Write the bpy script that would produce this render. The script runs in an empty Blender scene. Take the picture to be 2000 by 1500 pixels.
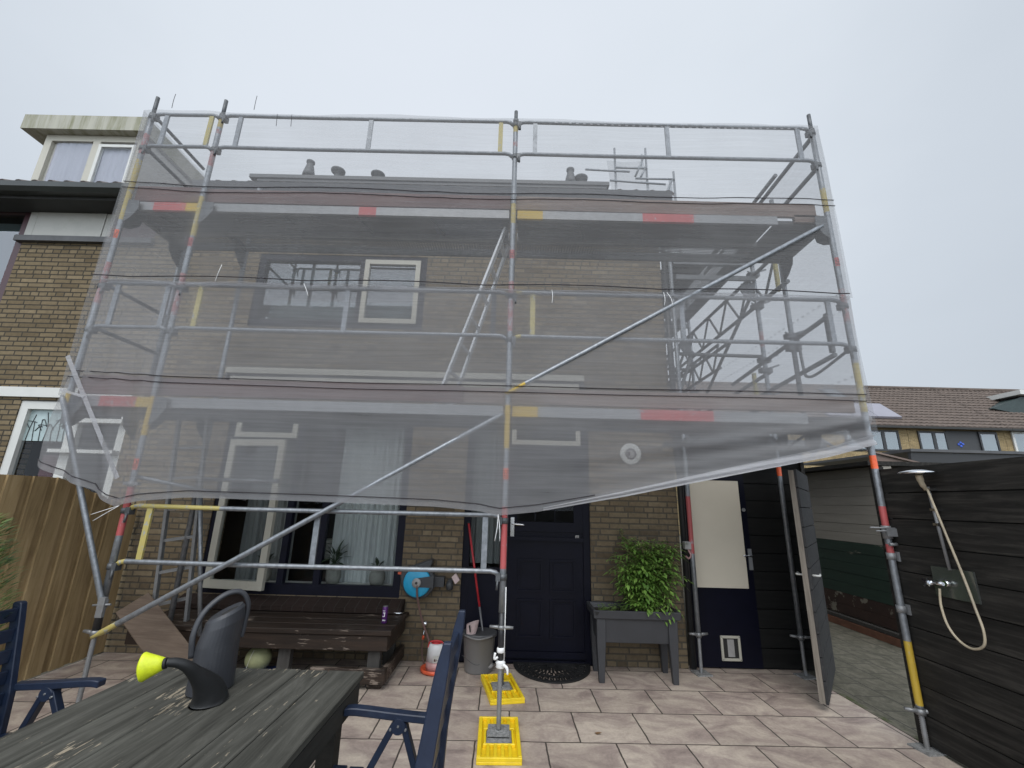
import bpy, bmesh, math, random
from mathutils import Vector, Matrix, noise as mnoise
random.seed(7)
scene = bpy.context.scene
C = scene.collection
PI = math.pi
R = math.radians

# ------------------------------------------------------------------ camera
pitch, roll, yaw = 0.26436, 0.026448, -0.004982
F0 = Vector((math.sin(yaw), math.cos(yaw), 0)); R0 = Vector((math.cos(yaw), -math.sin(yaw), 0)); U0 = Vector((0, 0, 1))
Fd = F0 * math.cos(pitch) + U0 * math.sin(pitch)
U2 = U0 * math.cos(pitch) - F0 * math.sin(pitch)
Rt = R0 * math.cos(roll) + U2 * math.sin(roll)
Up = U2 * math.cos(roll) - R0 * math.sin(roll)
cam_data = bpy.data.cameras.new("camera"); cam = bpy.data.objects.new("camera", cam_data); C.objects.link(cam)
cam_data.sensor_width = 36.0; cam_data.lens = 15.408; cam_data.clip_start = 0.05; cam_data.clip_end = 500
cam.matrix_world = Matrix(((Rt.x, Up.x, -Fd.x, 0), (Rt.y, Up.y, -Fd.y, 0), (Rt.z, Up.z, -Fd.z, 1.6314), (0, 0, 0, 1)))
scene.camera = cam
# ------------------------------------------------------------------ sky, sun, exposure
SUN_EL, SUN_AZ = 52, 188
world = bpy.data.worlds.new("World"); scene.world = world; world.use_nodes = True
wt = world.node_tree; wt.nodes.clear()
wo = wt.nodes.new('ShaderNodeOutputWorld'); add = wt.nodes.new('ShaderNodeAddShader')
b1 = wt.nodes.new('ShaderNodeBackground'); b2 = wt.nodes.new('ShaderNodeBackground')
sky = wt.nodes.new('ShaderNodeTexSky'); sky.sky_type = 'NISHITA'; sky.sun_disc = False
sky.sun_elevation = R(SUN_EL); sky.sun_rotation = R(SUN_AZ); sky.dust_density = 6; sky.ozone_density = 1
b1.inputs['Strength'].default_value = 0.012
tc = wt.nodes.new('ShaderNodeTexCoord')
dot = wt.nodes.new('ShaderNodeVectorMath'); dot.operation = 'DOT_PRODUCT'
dv = Vector((-0.05, 0.62, 0.78)).normalized(); dot.inputs[1].default_value = dv
nz = wt.nodes.new('ShaderNodeTexNoise'); nz.inputs['Scale'].default_value = 1.6; nz.inputs['Detail'].default_value = 4
mp = wt.nodes.new('ShaderNodeMapping'); mp.inputs['Scale'].default_value = (1, 1, 2.2)
ma = wt.nodes.new('ShaderNodeMath'); ma.operation = 'MULTIPLY_ADD'; ma.inputs[1].default_value = 0.34
rp = wt.nodes.new('ShaderNodeValToRGB')
els = rp.color_ramp.elements
els[0].position = 0.30; els[0].color = (0.52, 0.575, 0.64, 1)
els[1].position = 1.0; els[1].color = (0.80, 0.855, 0.93, 1)
e = els.new(0.72); e.color = (0.655, 0.715, 0.785, 1)
e = els.new(0.90); e.color = (0.77, 0.83, 0.90, 1)
L = wt.links.new
L(tc.outputs['Generated'], dot.inputs[0]); L(tc.outputs['Generated'], mp.inputs['Vector']); L(mp.outputs['Vector'], nz.inputs['Vector'])
sub = wt.nodes.new('ShaderNodeMath'); sub.operation = 'SUBTRACT'; sub.inputs[1].default_value = 0.5
L(nz.outputs['Fac'], sub.inputs[0]); L(sub.outputs[0], ma.inputs[0]); L(dot.outputs['Value'], ma.inputs[2])
L(ma.outputs[0], rp.inputs['Fac']); L(rp.outputs['Color'], b2.inputs['Color']); 
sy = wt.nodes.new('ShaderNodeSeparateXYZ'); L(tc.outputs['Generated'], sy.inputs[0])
mr = wt.nodes.new('ShaderNodeMapRange'); mr.interpolation_type = 'SMOOTHSTEP'   # extra sky brightness added out of view behind the camera, lifts patio and walls
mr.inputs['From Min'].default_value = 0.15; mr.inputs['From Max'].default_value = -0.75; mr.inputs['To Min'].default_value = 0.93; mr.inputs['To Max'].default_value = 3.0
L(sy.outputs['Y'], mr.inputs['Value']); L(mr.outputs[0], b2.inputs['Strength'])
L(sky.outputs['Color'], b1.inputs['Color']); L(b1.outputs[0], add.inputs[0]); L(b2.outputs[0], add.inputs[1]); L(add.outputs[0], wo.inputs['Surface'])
sd = bpy.data.lights.new("sun", 'SUN'); sd.energy = 1.3; sd.angle = R(35); sd.color = (1, .97, .93)
sun = bpy.data.objects.new("sun", sd); C.objects.link(sun)
sun.rotation_euler = (R(90 - SUN_EL), 0, R(180 - SUN_AZ))
vs = scene.view_settings; vs.view_transform = 'Standard'; vs.look = 'None'; vs.exposure = 0.0; vs.gamma = 1.0
try:
    scene.cycles.transparent_max_bounces = 40; scene.cycles.max_bounces = 8
except Exception: pass

# ------------------------------------------------------------------ materials
def nt(name):
    m = bpy.data.materials.new(name); m.use_nodes = True
    t = m.node_tree; b = t.nodes['Principled BSDF']
    return m, t, b
def coords(t, scale=(1, 1, 1), rot=(0, 0, 0)):
    tc = t.nodes.new('ShaderNodeTexCoord'); mp = t.nodes.new('ShaderNodeMapping')
    mp.inputs['Scale'].default_value = scale; mp.inputs['Rotation'].default_value = rot
    t.links.new(tc.outputs['Object'], mp.inputs['Vector']); return mp.outputs['Vector']
def noise(t, vec, scale, detail=5, rough=.6, dist=0):
    n = t.nodes.new('ShaderNodeTexNoise'); n.inputs['Scale'].default_value = scale; n.inputs['Detail'].default_value = detail
    n.inputs['Roughness'].default_value = rough; n.inputs['Distortion'].default_value = dist
    t.links.new(vec, n.inputs['Vector']); return n.outputs['Fac']
def ramp(t, fac, stops):
    r = t.nodes.new('ShaderNodeValToRGB'); e = r.color_ramp.elements
    e[0].position = stops[0][0]; e[0].color = (*stops[0][1], 1); e[1].position = stops[-1][0]; e[1].color = (*stops[-1][1], 1)
    for p, c in stops[1:-1]:
        q = e.new(p); q.color = (*c, 1)
    t.links.new(fac, r.inputs['Fac']); return r.outputs['Color']
def mixc(t, fac, a, b, mode='MIX'):
    m = t.nodes.new('ShaderNodeMix'); m.data_type = 'RGBA'; m.blend_type = mode
    for s, v in ((0, fac), (6, a), (7, b)):
        if isinstance(v, (int, float)): m.inputs[s].default_value = v
        elif isinstance(v, tuple): m.inputs[s].default_value = (*v, 1)
        else: t.links.new(v, m.inputs[s])
    return m.outputs[2]
def bump(t, b, h, strength=.3, dist=.01):
    n = t.nodes.new('ShaderNodeBump'); n.inputs['Strength'].default_value = strength; n.inputs['Distance'].default_value = dist
    t.links.new(h, n.inputs['Height']); t.links.new(n.outputs['Normal'], b.inputs['Normal'])
def sc(c, k): return tuple(min(1, x * k) for x in c)
def plain(name, col, rough=.5, metal=0, var=.25, scale=6, stretch=(1, 1, 1), bmp=0.0, spec=.5, dirt=None, dirtscale=2.0, dirtpos=(.55, .7)):
    m, t, b = nt(name); v = coords(t, stretch)
    f = noise(t, v, scale, 6, .65)
    c = ramp(t, f, [(.3, sc(col, 1 - var)), (.7, sc(col, 1 + var))])
    if dirt:
        g = noise(t, v, dirtscale, 7, .7); msk = ramp(t, g, [(dirtpos[0], (0, 0, 0)), (dirtpos[1], (1, 1, 1))])
        c = mixc(t, msk, c, dirt)
    t.links.new(c, b.inputs['Base Color'])
    b.inputs['Roughness'].default_value = rough; b.inputs['Metallic'].default_value = metal; b.inputs['Specular IOR Level'].default_value = spec
    if bmp: bump(t, b, noise(t, v, scale * 4, 6, .7), bmp, .004)
    return m
def brick_mat(name, cols, mortar, axes='xz', bw=.22, rh=.0625, ms=.009, off=.5, weather=.35):
    m, t, b = nt(name)
    tc = t.nodes.new('ShaderNodeTexCoord'); sp = t.nodes.new('ShaderNodeSeparateXYZ'); cb = t.nodes.new('ShaderNodeCombineXYZ')
    t.links.new(tc.outputs['Object'], sp.inputs[0])
    t.links.new(sp.outputs['XYZ'.index(axes[0].upper())], cb.inputs[0]); t.links.new(sp.outputs['XYZ'.index(axes[1].upper())], cb.inputs[1])
    # wobble the joints a little
    nn = t.nodes.new('ShaderNodeTexNoise'); nn.inputs['Scale'].default_value = 7; t.links.new(cb.outputs[0], nn.inputs['Vector'])
    vm = t.nodes.new('ShaderNodeVectorMath'); vm.operation = 'MULTIPLY_ADD'; vm.inputs[1].default_value = (.012, .006, 0); 
    t.links.new(nn.outputs['Color'], vm.inputs[0]); t.links.new(cb.outputs[0], vm.inputs[2])
    s2 = t.nodes.new('ShaderNodeSeparateXYZ'); t.links.new(vm.outputs[0], s2.inputs[0])
    dv_ = t.nodes.new('ShaderNodeMath'); dv_.operation = 'DIVIDE'; dv_.inputs[1].default_value = rh; t.links.new(s2.outputs[1], dv_.inputs[0])
    fl_ = t.nodes.new('ShaderNodeMath'); fl_.operation = 'FLOOR'; t.links.new(dv_.outputs[0], fl_.inputs[0])
    wn = t.nodes.new('ShaderNodeTexWhiteNoise'); wn.noise_dimensions = '1D'; t.links.new(fl_.outputs[0], wn.inputs['W'])
    mx_ = t.nodes.new('ShaderNodeMath'); mx_.operation = 'MULTIPLY_ADD'; mx_.inputs[1].default_value = bw * (.45 if off else 0); t.links.new(wn.outputs['Value'], mx_.inputs[0]); t.links.new(s2.outputs[0], mx_.inputs[2])
    cb2 = t.nodes.new('ShaderNodeCombineXYZ'); t.links.new(mx_.outputs[0], cb2.inputs[0]); t.links.new(s2.outputs[1], cb2.inputs[1])
    br = t.nodes.new('ShaderNodeTexBrick'); br.offset = off; br.inputs['Scale'].default_value = 1
    br.squash = .5 if off else 1; br.squash_frequency = 5
    br.inputs['Brick Width'].default_value = bw; br.inputs['Row Height'].default_value = rh; br.inputs['Mortar Size'].default_value = ms
    br.inputs['Mortar Smooth'].default_value = .25; br.inputs['Bias'].default_value = 0
    br.inputs['Color1'].default_value = (0, 0, 0, 1); br.inputs['Color2'].default_value = (1, 1, 1, 1); br.inputs['Mortar'].default_value = (.5, .5, .5, 1)
    t.links.new(cb2.outputs[0], br.inputs['Vector'])
    c = ramp(t, br.outputs['Color'], [(i / (len(cols) - 1), k) for i, k in enumerate(cols)])
    g = noise(t, vm.outputs[0], 22, 6, .7); c = mixc(t, .55, c, ramp(t, g, [(.3, (.45, .45, .45)), (.7, (1, 1, 1))]), 'MULTIPLY')
    g2 = noise(t, cb.outputs[0], 1.3, 5, .6); c = mixc(t, weather, c, ramp(t, g2, [(.35, (.4, .38, .36)), (.65, (1, 1, 1))]), 'MULTIPLY')
    g4 = noise(t, cb.outputs[0], 3.2, 8, .75); c = mixc(t, ramp(t, g4, [(.64, (0, 0, 0)), (.72, (.55, .55, .55))]), c, (.30, .28, .24))
    mo = mixc(t, .6, mortar, ramp(t, g, [(.3, (.5, .5, .5)), (.7, (1, 1, 1))]), 'MULTIPLY')
    c = mixc(t, br.outputs['Fac'], c, mo)
    t.links.new(c, b.inputs['Base Color']); b.inputs['Roughness'].default_value = .88; b.inputs['Specular IOR Level'].default_value = .25
    inv = t.nodes.new('ShaderNodeMath'); inv.operation = 'MULTIPLY_ADD'; inv.inputs[1].default_value = -1; inv.inputs[2].default_value = 1
    t.links.new(br.outputs['Fac'], inv.inputs[0])
    ad = t.nodes.new('ShaderNodeMath'); ad.operation = 'MULTIPLY_ADD'; ad.inputs[1].default_value = .35; t.links.new(g, ad.inputs[0]); t.links.new(inv.outputs[0], ad.inputs[2])
    bump(t, b, ad.outputs[0], .6, .008)
    return m
def wood_mat(name, cols, axis='x', rough=.75, flake=None, flakepos=(.6, .66), spec=.3, sc_=1.0, bmp=.35):
    m, t, b = nt(name)
    st = {'x': (1.2, 16, 16), 'y': (16, 1.2, 16), 'z': (16, 16, 1.2)}[axis]
    v = coords(t, tuple(s * sc_ for s in st))
    f = noise(t, v, 1.6, 8, .68, .6)
    c = ramp(t, f, [(.25 + .5 * i / (len(cols) - 1), k) for i, k in enumerate(cols)])
    v2 = coords(t, (1, 1, 1)); g = noise(t, v2, 2.2, 4, .6)
    c = mixc(t, .5, c, ramp(t, g, [(.3, (.55, .55, .55)), (.7, (1, 1, 1))]), 'MULTIPLY')
    oi = t.nodes.new('ShaderNodeObjectInfo')
    c = mixc(t, .22, c, ramp(t, oi.outputs['Random'], [(0, (.45, .45, .45)), (1, (1, 1, 1))]), 'MULTIPLY')
    if flake:
        st2 = {'x': (9, 60, 60), 'y': (60, 9, 60), 'z': (60, 60, 9)}[axis]
        h = noise(t, coords(t, st2), 1.0, 6, .62, .4); h2 = noise(t, v2, 2.6, 3, .5)
        mu = t.nodes.new('ShaderNodeMath'); mu.operation = 'MULTIPLY_ADD'; mu.inputs[1].default_value = 1.2
        t.links.new(h2, mu.inputs[0]); t.links.new(h, mu.inputs[2])
        hv = t.nodes.new('ShaderNodeMath'); hv.operation = 'MULTIPLY'; hv.inputs[1].default_value = .5; t.links.new(mu.outputs[0], hv.inputs[0])
        msk = ramp(t, hv.outputs[0], [(min(.99, (flakepos[0] + .6) / 2), (0, 0, 0)), (min(1, (flakepos[1] + .6) / 2), (1, 1, 1))])
        c = mixc(t, msk, c, flake)
    t.links.new(c, b.inputs['Base Color']); b.inputs['Roughness'].default_value = rough; b.inputs['Specular IOR Level'].default_value = spec
    bump(t, b, f, bmp, .004)
    return m
def paint_worn(name, col, under=(.30, .32, .34), pos=(.62, .68)):
    m, t, b = nt(name); v = coords(t, (1, 1, .6)); g = noise(t, v, 26, 7, .7)
    msk = ramp(t, g, [(pos[0], (0, 0, 0)), (pos[1], (1, 1, 1))])
    g2 = noise(t, v, 5, 5, .6); c = mixc(t, .35, col, ramp(t, g2, [(.3, (.5, .5, .5)), (.7, (1, 1, 1))]), 'MULTIPLY')
    t.links.new(mixc(t, msk, c, under), b.inputs['Base Color']); b.inputs['Roughness'].default_value = .5
    return m
def glass_mat(name, tint=(.75, .8, .82), refl=.12, rough=.02):
    m = bpy.data.materials.new(name); m.use_nodes = True; t = m.node_tree; t.nodes.clear()
    o = t.nodes.new('ShaderNodeOutputMaterial'); tr = t.nodes.new('ShaderNodeBsdfTransparent'); gl = t.nodes.new('ShaderNodeBsdfGlossy'); mx = t.nodes.new('ShaderNodeMixShader')
    tr.inputs['Color'].default_value = (*tint, 1); gl.inputs['Roughness'].default_value = rough; gl.inputs['Color'].default_value = (.95, .97, 1, 1)
    lw = t.nodes.new('ShaderNodeFresnel'); lw.inputs['IOR'].default_value = 1.5
    md = t.nodes.new('ShaderNodeMath'); md.operation = 'ADD'; md.inputs[1].default_value = refl; md.use_clamp = True
    ge = t.nodes.new('ShaderNodeNewGeometry'); iv = t.nodes.new('ShaderNodeMath'); iv.operation = 'SUBTRACT'; iv.inputs[0].default_value = 1; t.links.new(ge.outputs['Backfacing'], iv.inputs[1])
    mu = t.nodes.new('ShaderNodeMath'); mu.operation = 'MULTIPLY'; t.links.new(md.outputs[0], mu.inputs[0]); t.links.new(iv.outputs[0], mu.inputs[1])
    t.links.new(lw.outputs[0], md.inputs[0]); t.links.new(mu.outputs[0], mx.inputs['Fac'])
    t.links.new(tr.outputs[0], mx.inputs[1]); t.links.new(gl.outputs[0], mx.inputs[2]); t.links.new(mx.outputs[0], o.inputs['Surface'])
    return m
def net_mat(name, cover=.42, col=(.25, .25, .26), stretch=(.8, 2, 26), contrast=.16, back=(.66, .66, .68)):
    # a fine woven debris net seen from metres away: threads cover part of every pixel
    m = bpy.data.materials.new(name); m.use_nodes = True; t = m.node_tree; t.nodes.clear()
    o = t.nodes.new('ShaderNodeOutputMaterial'); tr = t.nodes.new('ShaderNodeBsdfTransparent'); df = t.nodes.new('ShaderNodeBsdfDiffuse'); tl = t.nodes.new('ShaderNodeBsdfTranslucent')
    m1 = t.nodes.new('ShaderNodeMixShader'); m2 = t.nodes.new('ShaderNodeMixShader')
    df.inputs['Color'].default_value = (*col, 1); tl.inputs['Color'].default_value = (*back, 1); m1.inputs['Fac'].default_value = .5
    v = coords(t, stretch); f = noise(t, v, 1.3, 7, .7)
    v2 = coords(t, (1, 1, 1)); g = noise(t, v2, .9, 4, .55)
    a = t.nodes.new('ShaderNodeMath'); a.operation = 'ADD'; t.links.new(f, a.inputs[0]); t.links.new(g, a.inputs[1])
    mr = t.nodes.new('ShaderNodeMapRange'); mr.inputs['From Min'].default_value = .6; mr.inputs['From Max'].default_value = 1.4
    mr.inputs['To Min'].default_value = cover - contrast; mr.inputs['To Max'].default_value = cover + contrast
    at = t.nodes.new('ShaderNodeAttribute'); at.attribute_name = 'density'
    ad = t.nodes.new('ShaderNodeMath'); ad.operation = 'ADD'; ad.use_clamp = True; t.links.new(mr.outputs[0], ad.inputs[0]); t.links.new(at.outputs['Fac'], ad.inputs[1])
    t.links.new(a.outputs[0], mr.inputs['Value']); t.links.new(ad.outputs[0], m2.inputs['Fac'])
    t.links.new(df.outputs[0], m1.inputs[1]); t.links.new(tl.outputs[0], m1.inputs[2])
    t.links.new(tr.outputs[0], m2.inputs[1]); t.links.new(m1.outputs[0], m2.inputs[2]); t.links.new(m2.outputs[0], o.inputs['Surface'])
    return m
def leaf_mat(name, a, b_):
    m, t, b = nt(name); oi = noise(t, coords(t), 9, 3, .6)
    t.links.new(ramp(t, oi, [(.3, a), (.7, b_)]), b.inputs['Base Color']); b.inputs['Roughness'].default_value = .5
    b.inputs['Transmission Weight'].default_value = 0
    return m

TAN = [(.13, .098, .064), (.195, .15, .095), (.23, .178, .112), (.18, .138, .088), (.275, .218, .14)]
M = {}
M['brick'] = brick_mat('tan_brick', TAN, (.10, .086, .066))
M['brick_side'] = brick_mat('tan_brick_gable', TAN, (.105, .095, .078), 'yz')
M['brick_nb'] = brick_mat('tan_brick_neighbour', [(.15, .112, .064), (.205, .157, .092), (.23, .178, .107), (.19, .145, .086), (.27, .21, .128)], (.056, .048, .036))
M['brick_far'] = brick_mat('far_brick', [(.34, .25, .12), (.46, .34, .17), (.52, .39, .2)], (.2, .17, .12))
M['galv'] = plain('galvanised_steel', (.235, .25, .267), .42, .55, .28, 30, (1, 1, .7), .05, dirt=(.2, .2, .2), dirtscale=9, dirtpos=(.6, .75))
M['alu'] = plain('aluminium', (.235, .238, .24), .42, .5, .12, 20, (1, 1, 1), .03)
M['alu_bright'] = plain('bright_aluminium', (.66, .67, .68), .4, .3, .08, 12)
M['alu_dull'] = plain('dull_aluminium', (.25, .255, .26), .5, .4, .15, 14, dirt=(.2, .19, .18), dirtscale=6)
M['dark_steel'] = plain('dark_steel', (.10, .105, .11), .5, .5, .3, 20)
M['black_steel'] = plain('black_paint', (.02, .02, .022), .4, 0, .3, 20, dirt=(.4, .4, .4), dirtscale=40, dirtpos=(.72, .76))
M['yellow'] = paint_worn('worn_yellow_paint', (.52, .35, .04))
M['yellow_pale'] = paint_worn('pale_yellow_paint', (.48, .40, .13), pos=(.55, .62))
M['red'] = paint_worn('worn_red_paint', (.44, .09, .09), pos=(.58, .68))
M['red_faded'] = paint_worn('faded_red_paint', (.34, .15, .15), pos=(.50, .62))
M['yellow_faded'] = paint_worn('faded_yellow_paint', (.42, .33, .09), pos=(.54, .64))
M['orange_tape'] = plain('orange_tape', (.72, .11, .03), .3, 0, .15, 30)
M['sticker_mark'] = plain('sticker_mark', (.06, .02, .02), .4)
M['net'] = net_mat('debris_net', .37, (.40, .40, .405), contrast=.12)
M['net_low'] = net_mat('debris_net_low', .50, (.41, .41, .42), contrast=.16)
M['net_far'] = net_mat('far_net', .30, (.35, .35, .36), contrast=.08)
M['net_hem'] = net_mat('net_hem', .28, (.42, .42, .43), contrast=.15)
M['net_gather'] = net_mat('gathered_net', .55, (.62, .62, .64), (2, 2, 30), .3)
M['cord'] = plain('dark_cord', (.03, .026, .03), .8)
M['tie'] = plain('white_tie', (.75, .75, .74), .4)
M['toe'] = wood_mat('toe_board_wood', [(.12, .085, .07), (.22, .165, .14), (.29, .225, .19)], 'x')
M['toe_red'] = wood_mat('toe_board_red_wood', [(.11, .062, .060), (.155, .095, .088), (.20, .14, .125)], 'x')
M['ply'] = plain('deck_plywood', (.075, .073, .073), .7, 0, .25, 5, (.4, 2, 1), .1)
M['hatch'] = plain('hatch_panel', (.075, .085, .11), .5, 0, .2, 4)
def perf_mat():
    m = bpy.data.materials.new('perforated_steel'); m.use_nodes = True; t = m.node_tree; b = t.nodes['Principled BSDF']; o = t.nodes['Material Output']
    b.inputs['Base Color'].default_value = (.12, .125, .13, 1); b.inputs['Roughness'].default_value = .5; b.inputs['Metallic'].default_value = .3
    v = coords(t, (1, 1, 0)); vo = t.nodes.new('ShaderNodeTexVoronoi'); vo.inputs['Scale'].default_value = 34; vo.inputs['Randomness'].default_value = .12
    t.links.new(v, vo.inputs['Vector'])
    lt = t.nodes.new('ShaderNodeMath'); lt.operation = 'LESS_THAN'; lt.inputs[1].default_value = .30; t.links.new(vo.outputs['Distance'], lt.inputs[0])
    tr = t.nodes.new('ShaderNodeBsdfTransparent'); mx = t.nodes.new('ShaderNodeMixShader')
    t.links.new(lt.outputs[0], mx.inputs[0]); t.links.new(b.outputs[0], mx.inputs[1]); t.links.new(tr.outputs[0], mx.inputs[2]); t.links.new(mx.outputs[0], o.inputs['Surface'])
    return m
M['perf'] = perf_mat()
M['navy'] = plain('navy_gloss_paint', (.0036, .004, .0105), .42, 0, .2, 5, spec=.16)
M['navy_sat'] = plain('navy_frame_paint', (.0055, .006, .0145), .5, 0, .25, 8, spec=.2)
M['cream'] = plain('cream_paint', (.43, .41, .345), .45, 0, .05, 4, dirt=(.33, .31, .25), dirtscale=5, dirtpos=(.6, .8))
M['creampanel'] = plain('cream_panel', (.60, .545, .44), .4, 0, .03, 2)
M['white'] = plain('white_paint', (.56, .56, .53), .45, 0, .05, 4)
M['offwhite'] = plain('off_white_panel', (.42, .415, .38), .5, 0, .06, 5, dirt=(.32, .32, .27), dirtscale=3, dirtpos=(.55, .8))
M['moss'] = plain('mossy_fascia', (.36, .35, .29), .7, 0, .1, 6, (2.6, 1, .25), 0, dirt=(.15, .15, .07), dirtscale=1.9, dirtpos=(.46, .64))
M['maroon'] = plain('maroon_frame', (.045, .012, .016), .4, 0, .2, 6)
M['darkgutter'] = plain('dark_gutter', (.035, .04, .038), .4, 0, .25, 4, (.4, 1, 1))
M['soffit'] = plain('dark_soffit', (.018, .018, .016), .6)
M['fascia'] = plain('slate_fascia', (.065, .068, .072), .5, 0, .15, 4, (.5, 1, 3))
M['tiles'] = plain('concrete_roof_tile', (.12, .10, .09), .85, 0, .35, 6, bmp=.3)
M['tiles_far'] = plain('far_roof_tile', (.115, .088, .072), .85, 0, .45, 3, (.6, 3, 3), .3, dirt=(.30, .28, .26), dirtscale=9, dirtpos=(.69, .74))
M['lead'] = plain('lead_flashing', (.07, .07, .072), .5)
M['glass'] = glass_mat('window_glass', (.88, .9, .91), -.028)
M['glass_clear'] = glass_mat('clear_glass', (.97, .98, .98), -.01)
M['glass_up'] = glass_mat('upper_glass', (.6, .65, .67), .13)
M['glass_far'] = glass_mat('far_glass', (.6, .66, .68), .12)
M['curtain'] = plain('net_curtain', (.50, .52, .50), .9, 0, .1, 3, (8, 1, .3))
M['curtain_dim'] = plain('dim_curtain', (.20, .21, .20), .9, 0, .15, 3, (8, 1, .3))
M['interior'] = plain('dark_interior', (.02, .019, .018), .9)
M['leaded'] = plain('leaded_glass', (.32, .40, .40), .35, 0, .2, 8)
M['sill'] = brick_mat('dark_sill_tile', [(.022, .014, .011), (.035, .022, .018), (.028, .018, .014)], (.045, .038, .034), 'xy', .11, 2.0, .004, 0)
M['darkwood'] = wood_mat('dark_stained_bench_wood', [(.014, .010, .008), (.030, .020, .0145), (.055, .034, .023)], 'x', .55, (.20, .16, .13), (.66, .73), sc_=.8)
M['greypost'] = wood_mat('grey_bench_post', [(.05, .046, .042), (.09, .085, .078)], 'z')
M['table'] = wood_mat('weathered_table_wood', [(.035, .034, .029), (.080, .078, .067), (.150, .146, .126)], 'y', .9, (.30, .255, .19), (.675, .715), spec=.12, sc_=.9)
M['table_edge'] = wood_mat('table_edge_wood', [(.034, .033, .03), (.06, .058, .052)], 'y', .85, spec=.15)
M['fencewood'] = wood_mat('impregnated_fence_wood', [(.21, .142, .066), (.40, .285, .145), (.54, .40, .22)], 'z', .8, sc_=.6)
M['blackwood'] = wood_mat('black_stained_boards', [(.011, .0105, .0095), (.027, .0252, .0225), (.070, .064, .056)], 'y', .75, None, (.6, .66), .2, 1.1)
M['blackwood_x'] = wood_mat('black_stained_wall', [(.008, .008, .008), (.012, .012, .0115), (.019, .0185, .017)], 'x', .75, None, spec=.2)
M['gatewood'] = wood_mat('grey_black_gate_boards', [(.024, .024, .025), (.036, .036, .037), (.055, .054, .053)], 'y', .7)
M['gate_post'] = wood_mat('weathered_gate_edge', [(.12, .10, .08), (.24, .21, .175), (.30, .27, .23)], 'z', .8)
M['scaffplank'] = wood_mat('brown_plank', [(.085, .058, .042), (.135, .098, .072), (.185, .14, .105)], 'x', .75)
M['chair'] = plain('navy_plastic', (.011, .0195, .043), .42, 0, .22, 10, (1, 1, 1), .12, dirt=(.028, .043, .075), dirtscale=6, dirtpos=(.55, .8))
M['can'] = plain('charcoal_plastic', (.036, .038, .044), .46, 0, .12, 8, bmp=.05, dirt=(.06, .062, .066), dirtscale=5, dirtpos=(.52, .72))
M['can_spout'] = plain('black_plastic', (.013, .0135, .014), .5, 0, .15, 8)
M['lime'] = plain('lime_plastic', (.62, .70, .02), .4, 0, .12, 60, bmp=.25)
M['purple'] = plain('purple_can', (.10, .025, .16), .3, .3, .2, 20)
M['chrome'] = plain('chrome', (.75, .76, .78), .12, 1, .03, 5)
M['steelplate'] = plain('stainless_plate', (.22, .235, .22), .25, .8, .12, 5)
M['hose_beige'] = plain('beige_hose', (.42, .36, .26), .4)
M['cyan'] = plain('blue_reel_plastic', (.02, .30, .50), .4, 0, .12, 9)
M['reelgrey'] = plain('dark_grey_plastic', (.038, .040, .043), .5, 0, .15, 9)
M['lightgrey'] = plain('light_grey_plastic', (.30, .29, .28), .5)
M['hose_brown'] = plain('brown_hose', (.13, .075, .065), .35)
M['orange'] = plain('orange_plastic', (.62, .10, .04), .4)
M['redplast'] = plain('red_plastic', (.50, .03, .035), .35)
M['bottle'] = plain('milky_plastic', (.58, .58, .58), .35, 0, .06, 6)
M['pinkish'] = plain('pinkish_plastic', (.42, .23, .22), .35)
M['bucket'] = plain('grey_bucket_plastic', (.165, .16, .155), .42, 0, .06, 6)
M['bucket_dark'] = plain('dark_bucket_plastic', (.06, .06, .062), .45)
M['wringer'] = plain('pale_pink_wringer', (.46, .36, .35), .5)
M['mop_red'] = plain('red_mop_handle', (.40, .022, .03), .3)
M['mop_grey'] = plain('grey_mop_handle', (.13, .13, .135), .35)
M['rubber'] = plain('black_rubber', (.012, .012, .0125), .6, 0, .2, 20)
M['planter'] = plain('anthracite_planter', (.04, .041, .045), .5, 0, .1, 7, bmp=.06)
M['soil'] = plain('potting_soil', (.03, .022, .016), .95, 0, .4, 30, bmp=.5)
M['padyellow'] = plain('yellow_pad_plastic', (.80, .57, .015), .42, 0, .12, 12, dirt=(.45, .32, .03), dirtscale=8, dirtpos=(.6, .75))
M['flue'] = plain('flue_grey', (.075, .078, .082), .6, 0, .2, 8)
M['concrete'] = plain('gritty_steel_plate', (.22, .22, .215), .8, 0, .5, 40, bmp=.6)
M['tomato'] = leaf_mat('tomato_leaf', (.055, .125, .022), (.13, .25, .04))
M['herb'] = leaf_mat('herb_leaf', (.10, .18, .04), (.20, .30, .08))
M['darkleaf'] = leaf_mat('house_plant_leaf', (.015, .03, .012), (.035, .06, .025))
M['conifer'] = leaf_mat('conifer_leaf', (.05, .105, .02), (.17, .27, .06))
M['stem'] = plain('plant_stem', (.14, .16, .05), .6)
M['pot'] = plain('stone_pot', (.22, .22, .19), .8, 0, .25, 12)
M['ball'] = plain('faded_yellow_ball', (.26, .27, .14), .7, 0, .2, 9)
M['seam'] = plain('pale_seam', (.42, .42, .34), .7)
M['blueplast'] = plain('blue_tray', (.05, .08, .25), .4)
M['solar'] = plain('solar_panel', (.30, .29, .33), .25, .2, .05, 2)
M['darkframe'] = plain('dark_frame', (.02, .021, .023), .45)
M['darkcladding'] = plain('dark_cladding', (.035, .036, .038), .55, 0, .15, 5, (.4, 1, 6))
M['greendormer'] = plain('dark_green_cladding', (.02, .036, .034), .5)
M['copper_leaf'] = plain('brown_leaf', (.20, .11, .045), .7)
M['ground'] = plain('garden_soil', (.09, .085, .065), .95, 0, .4, 3)
M['bluedot'] = plain('blue_flower', (.05, .12, .55), .5)

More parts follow.
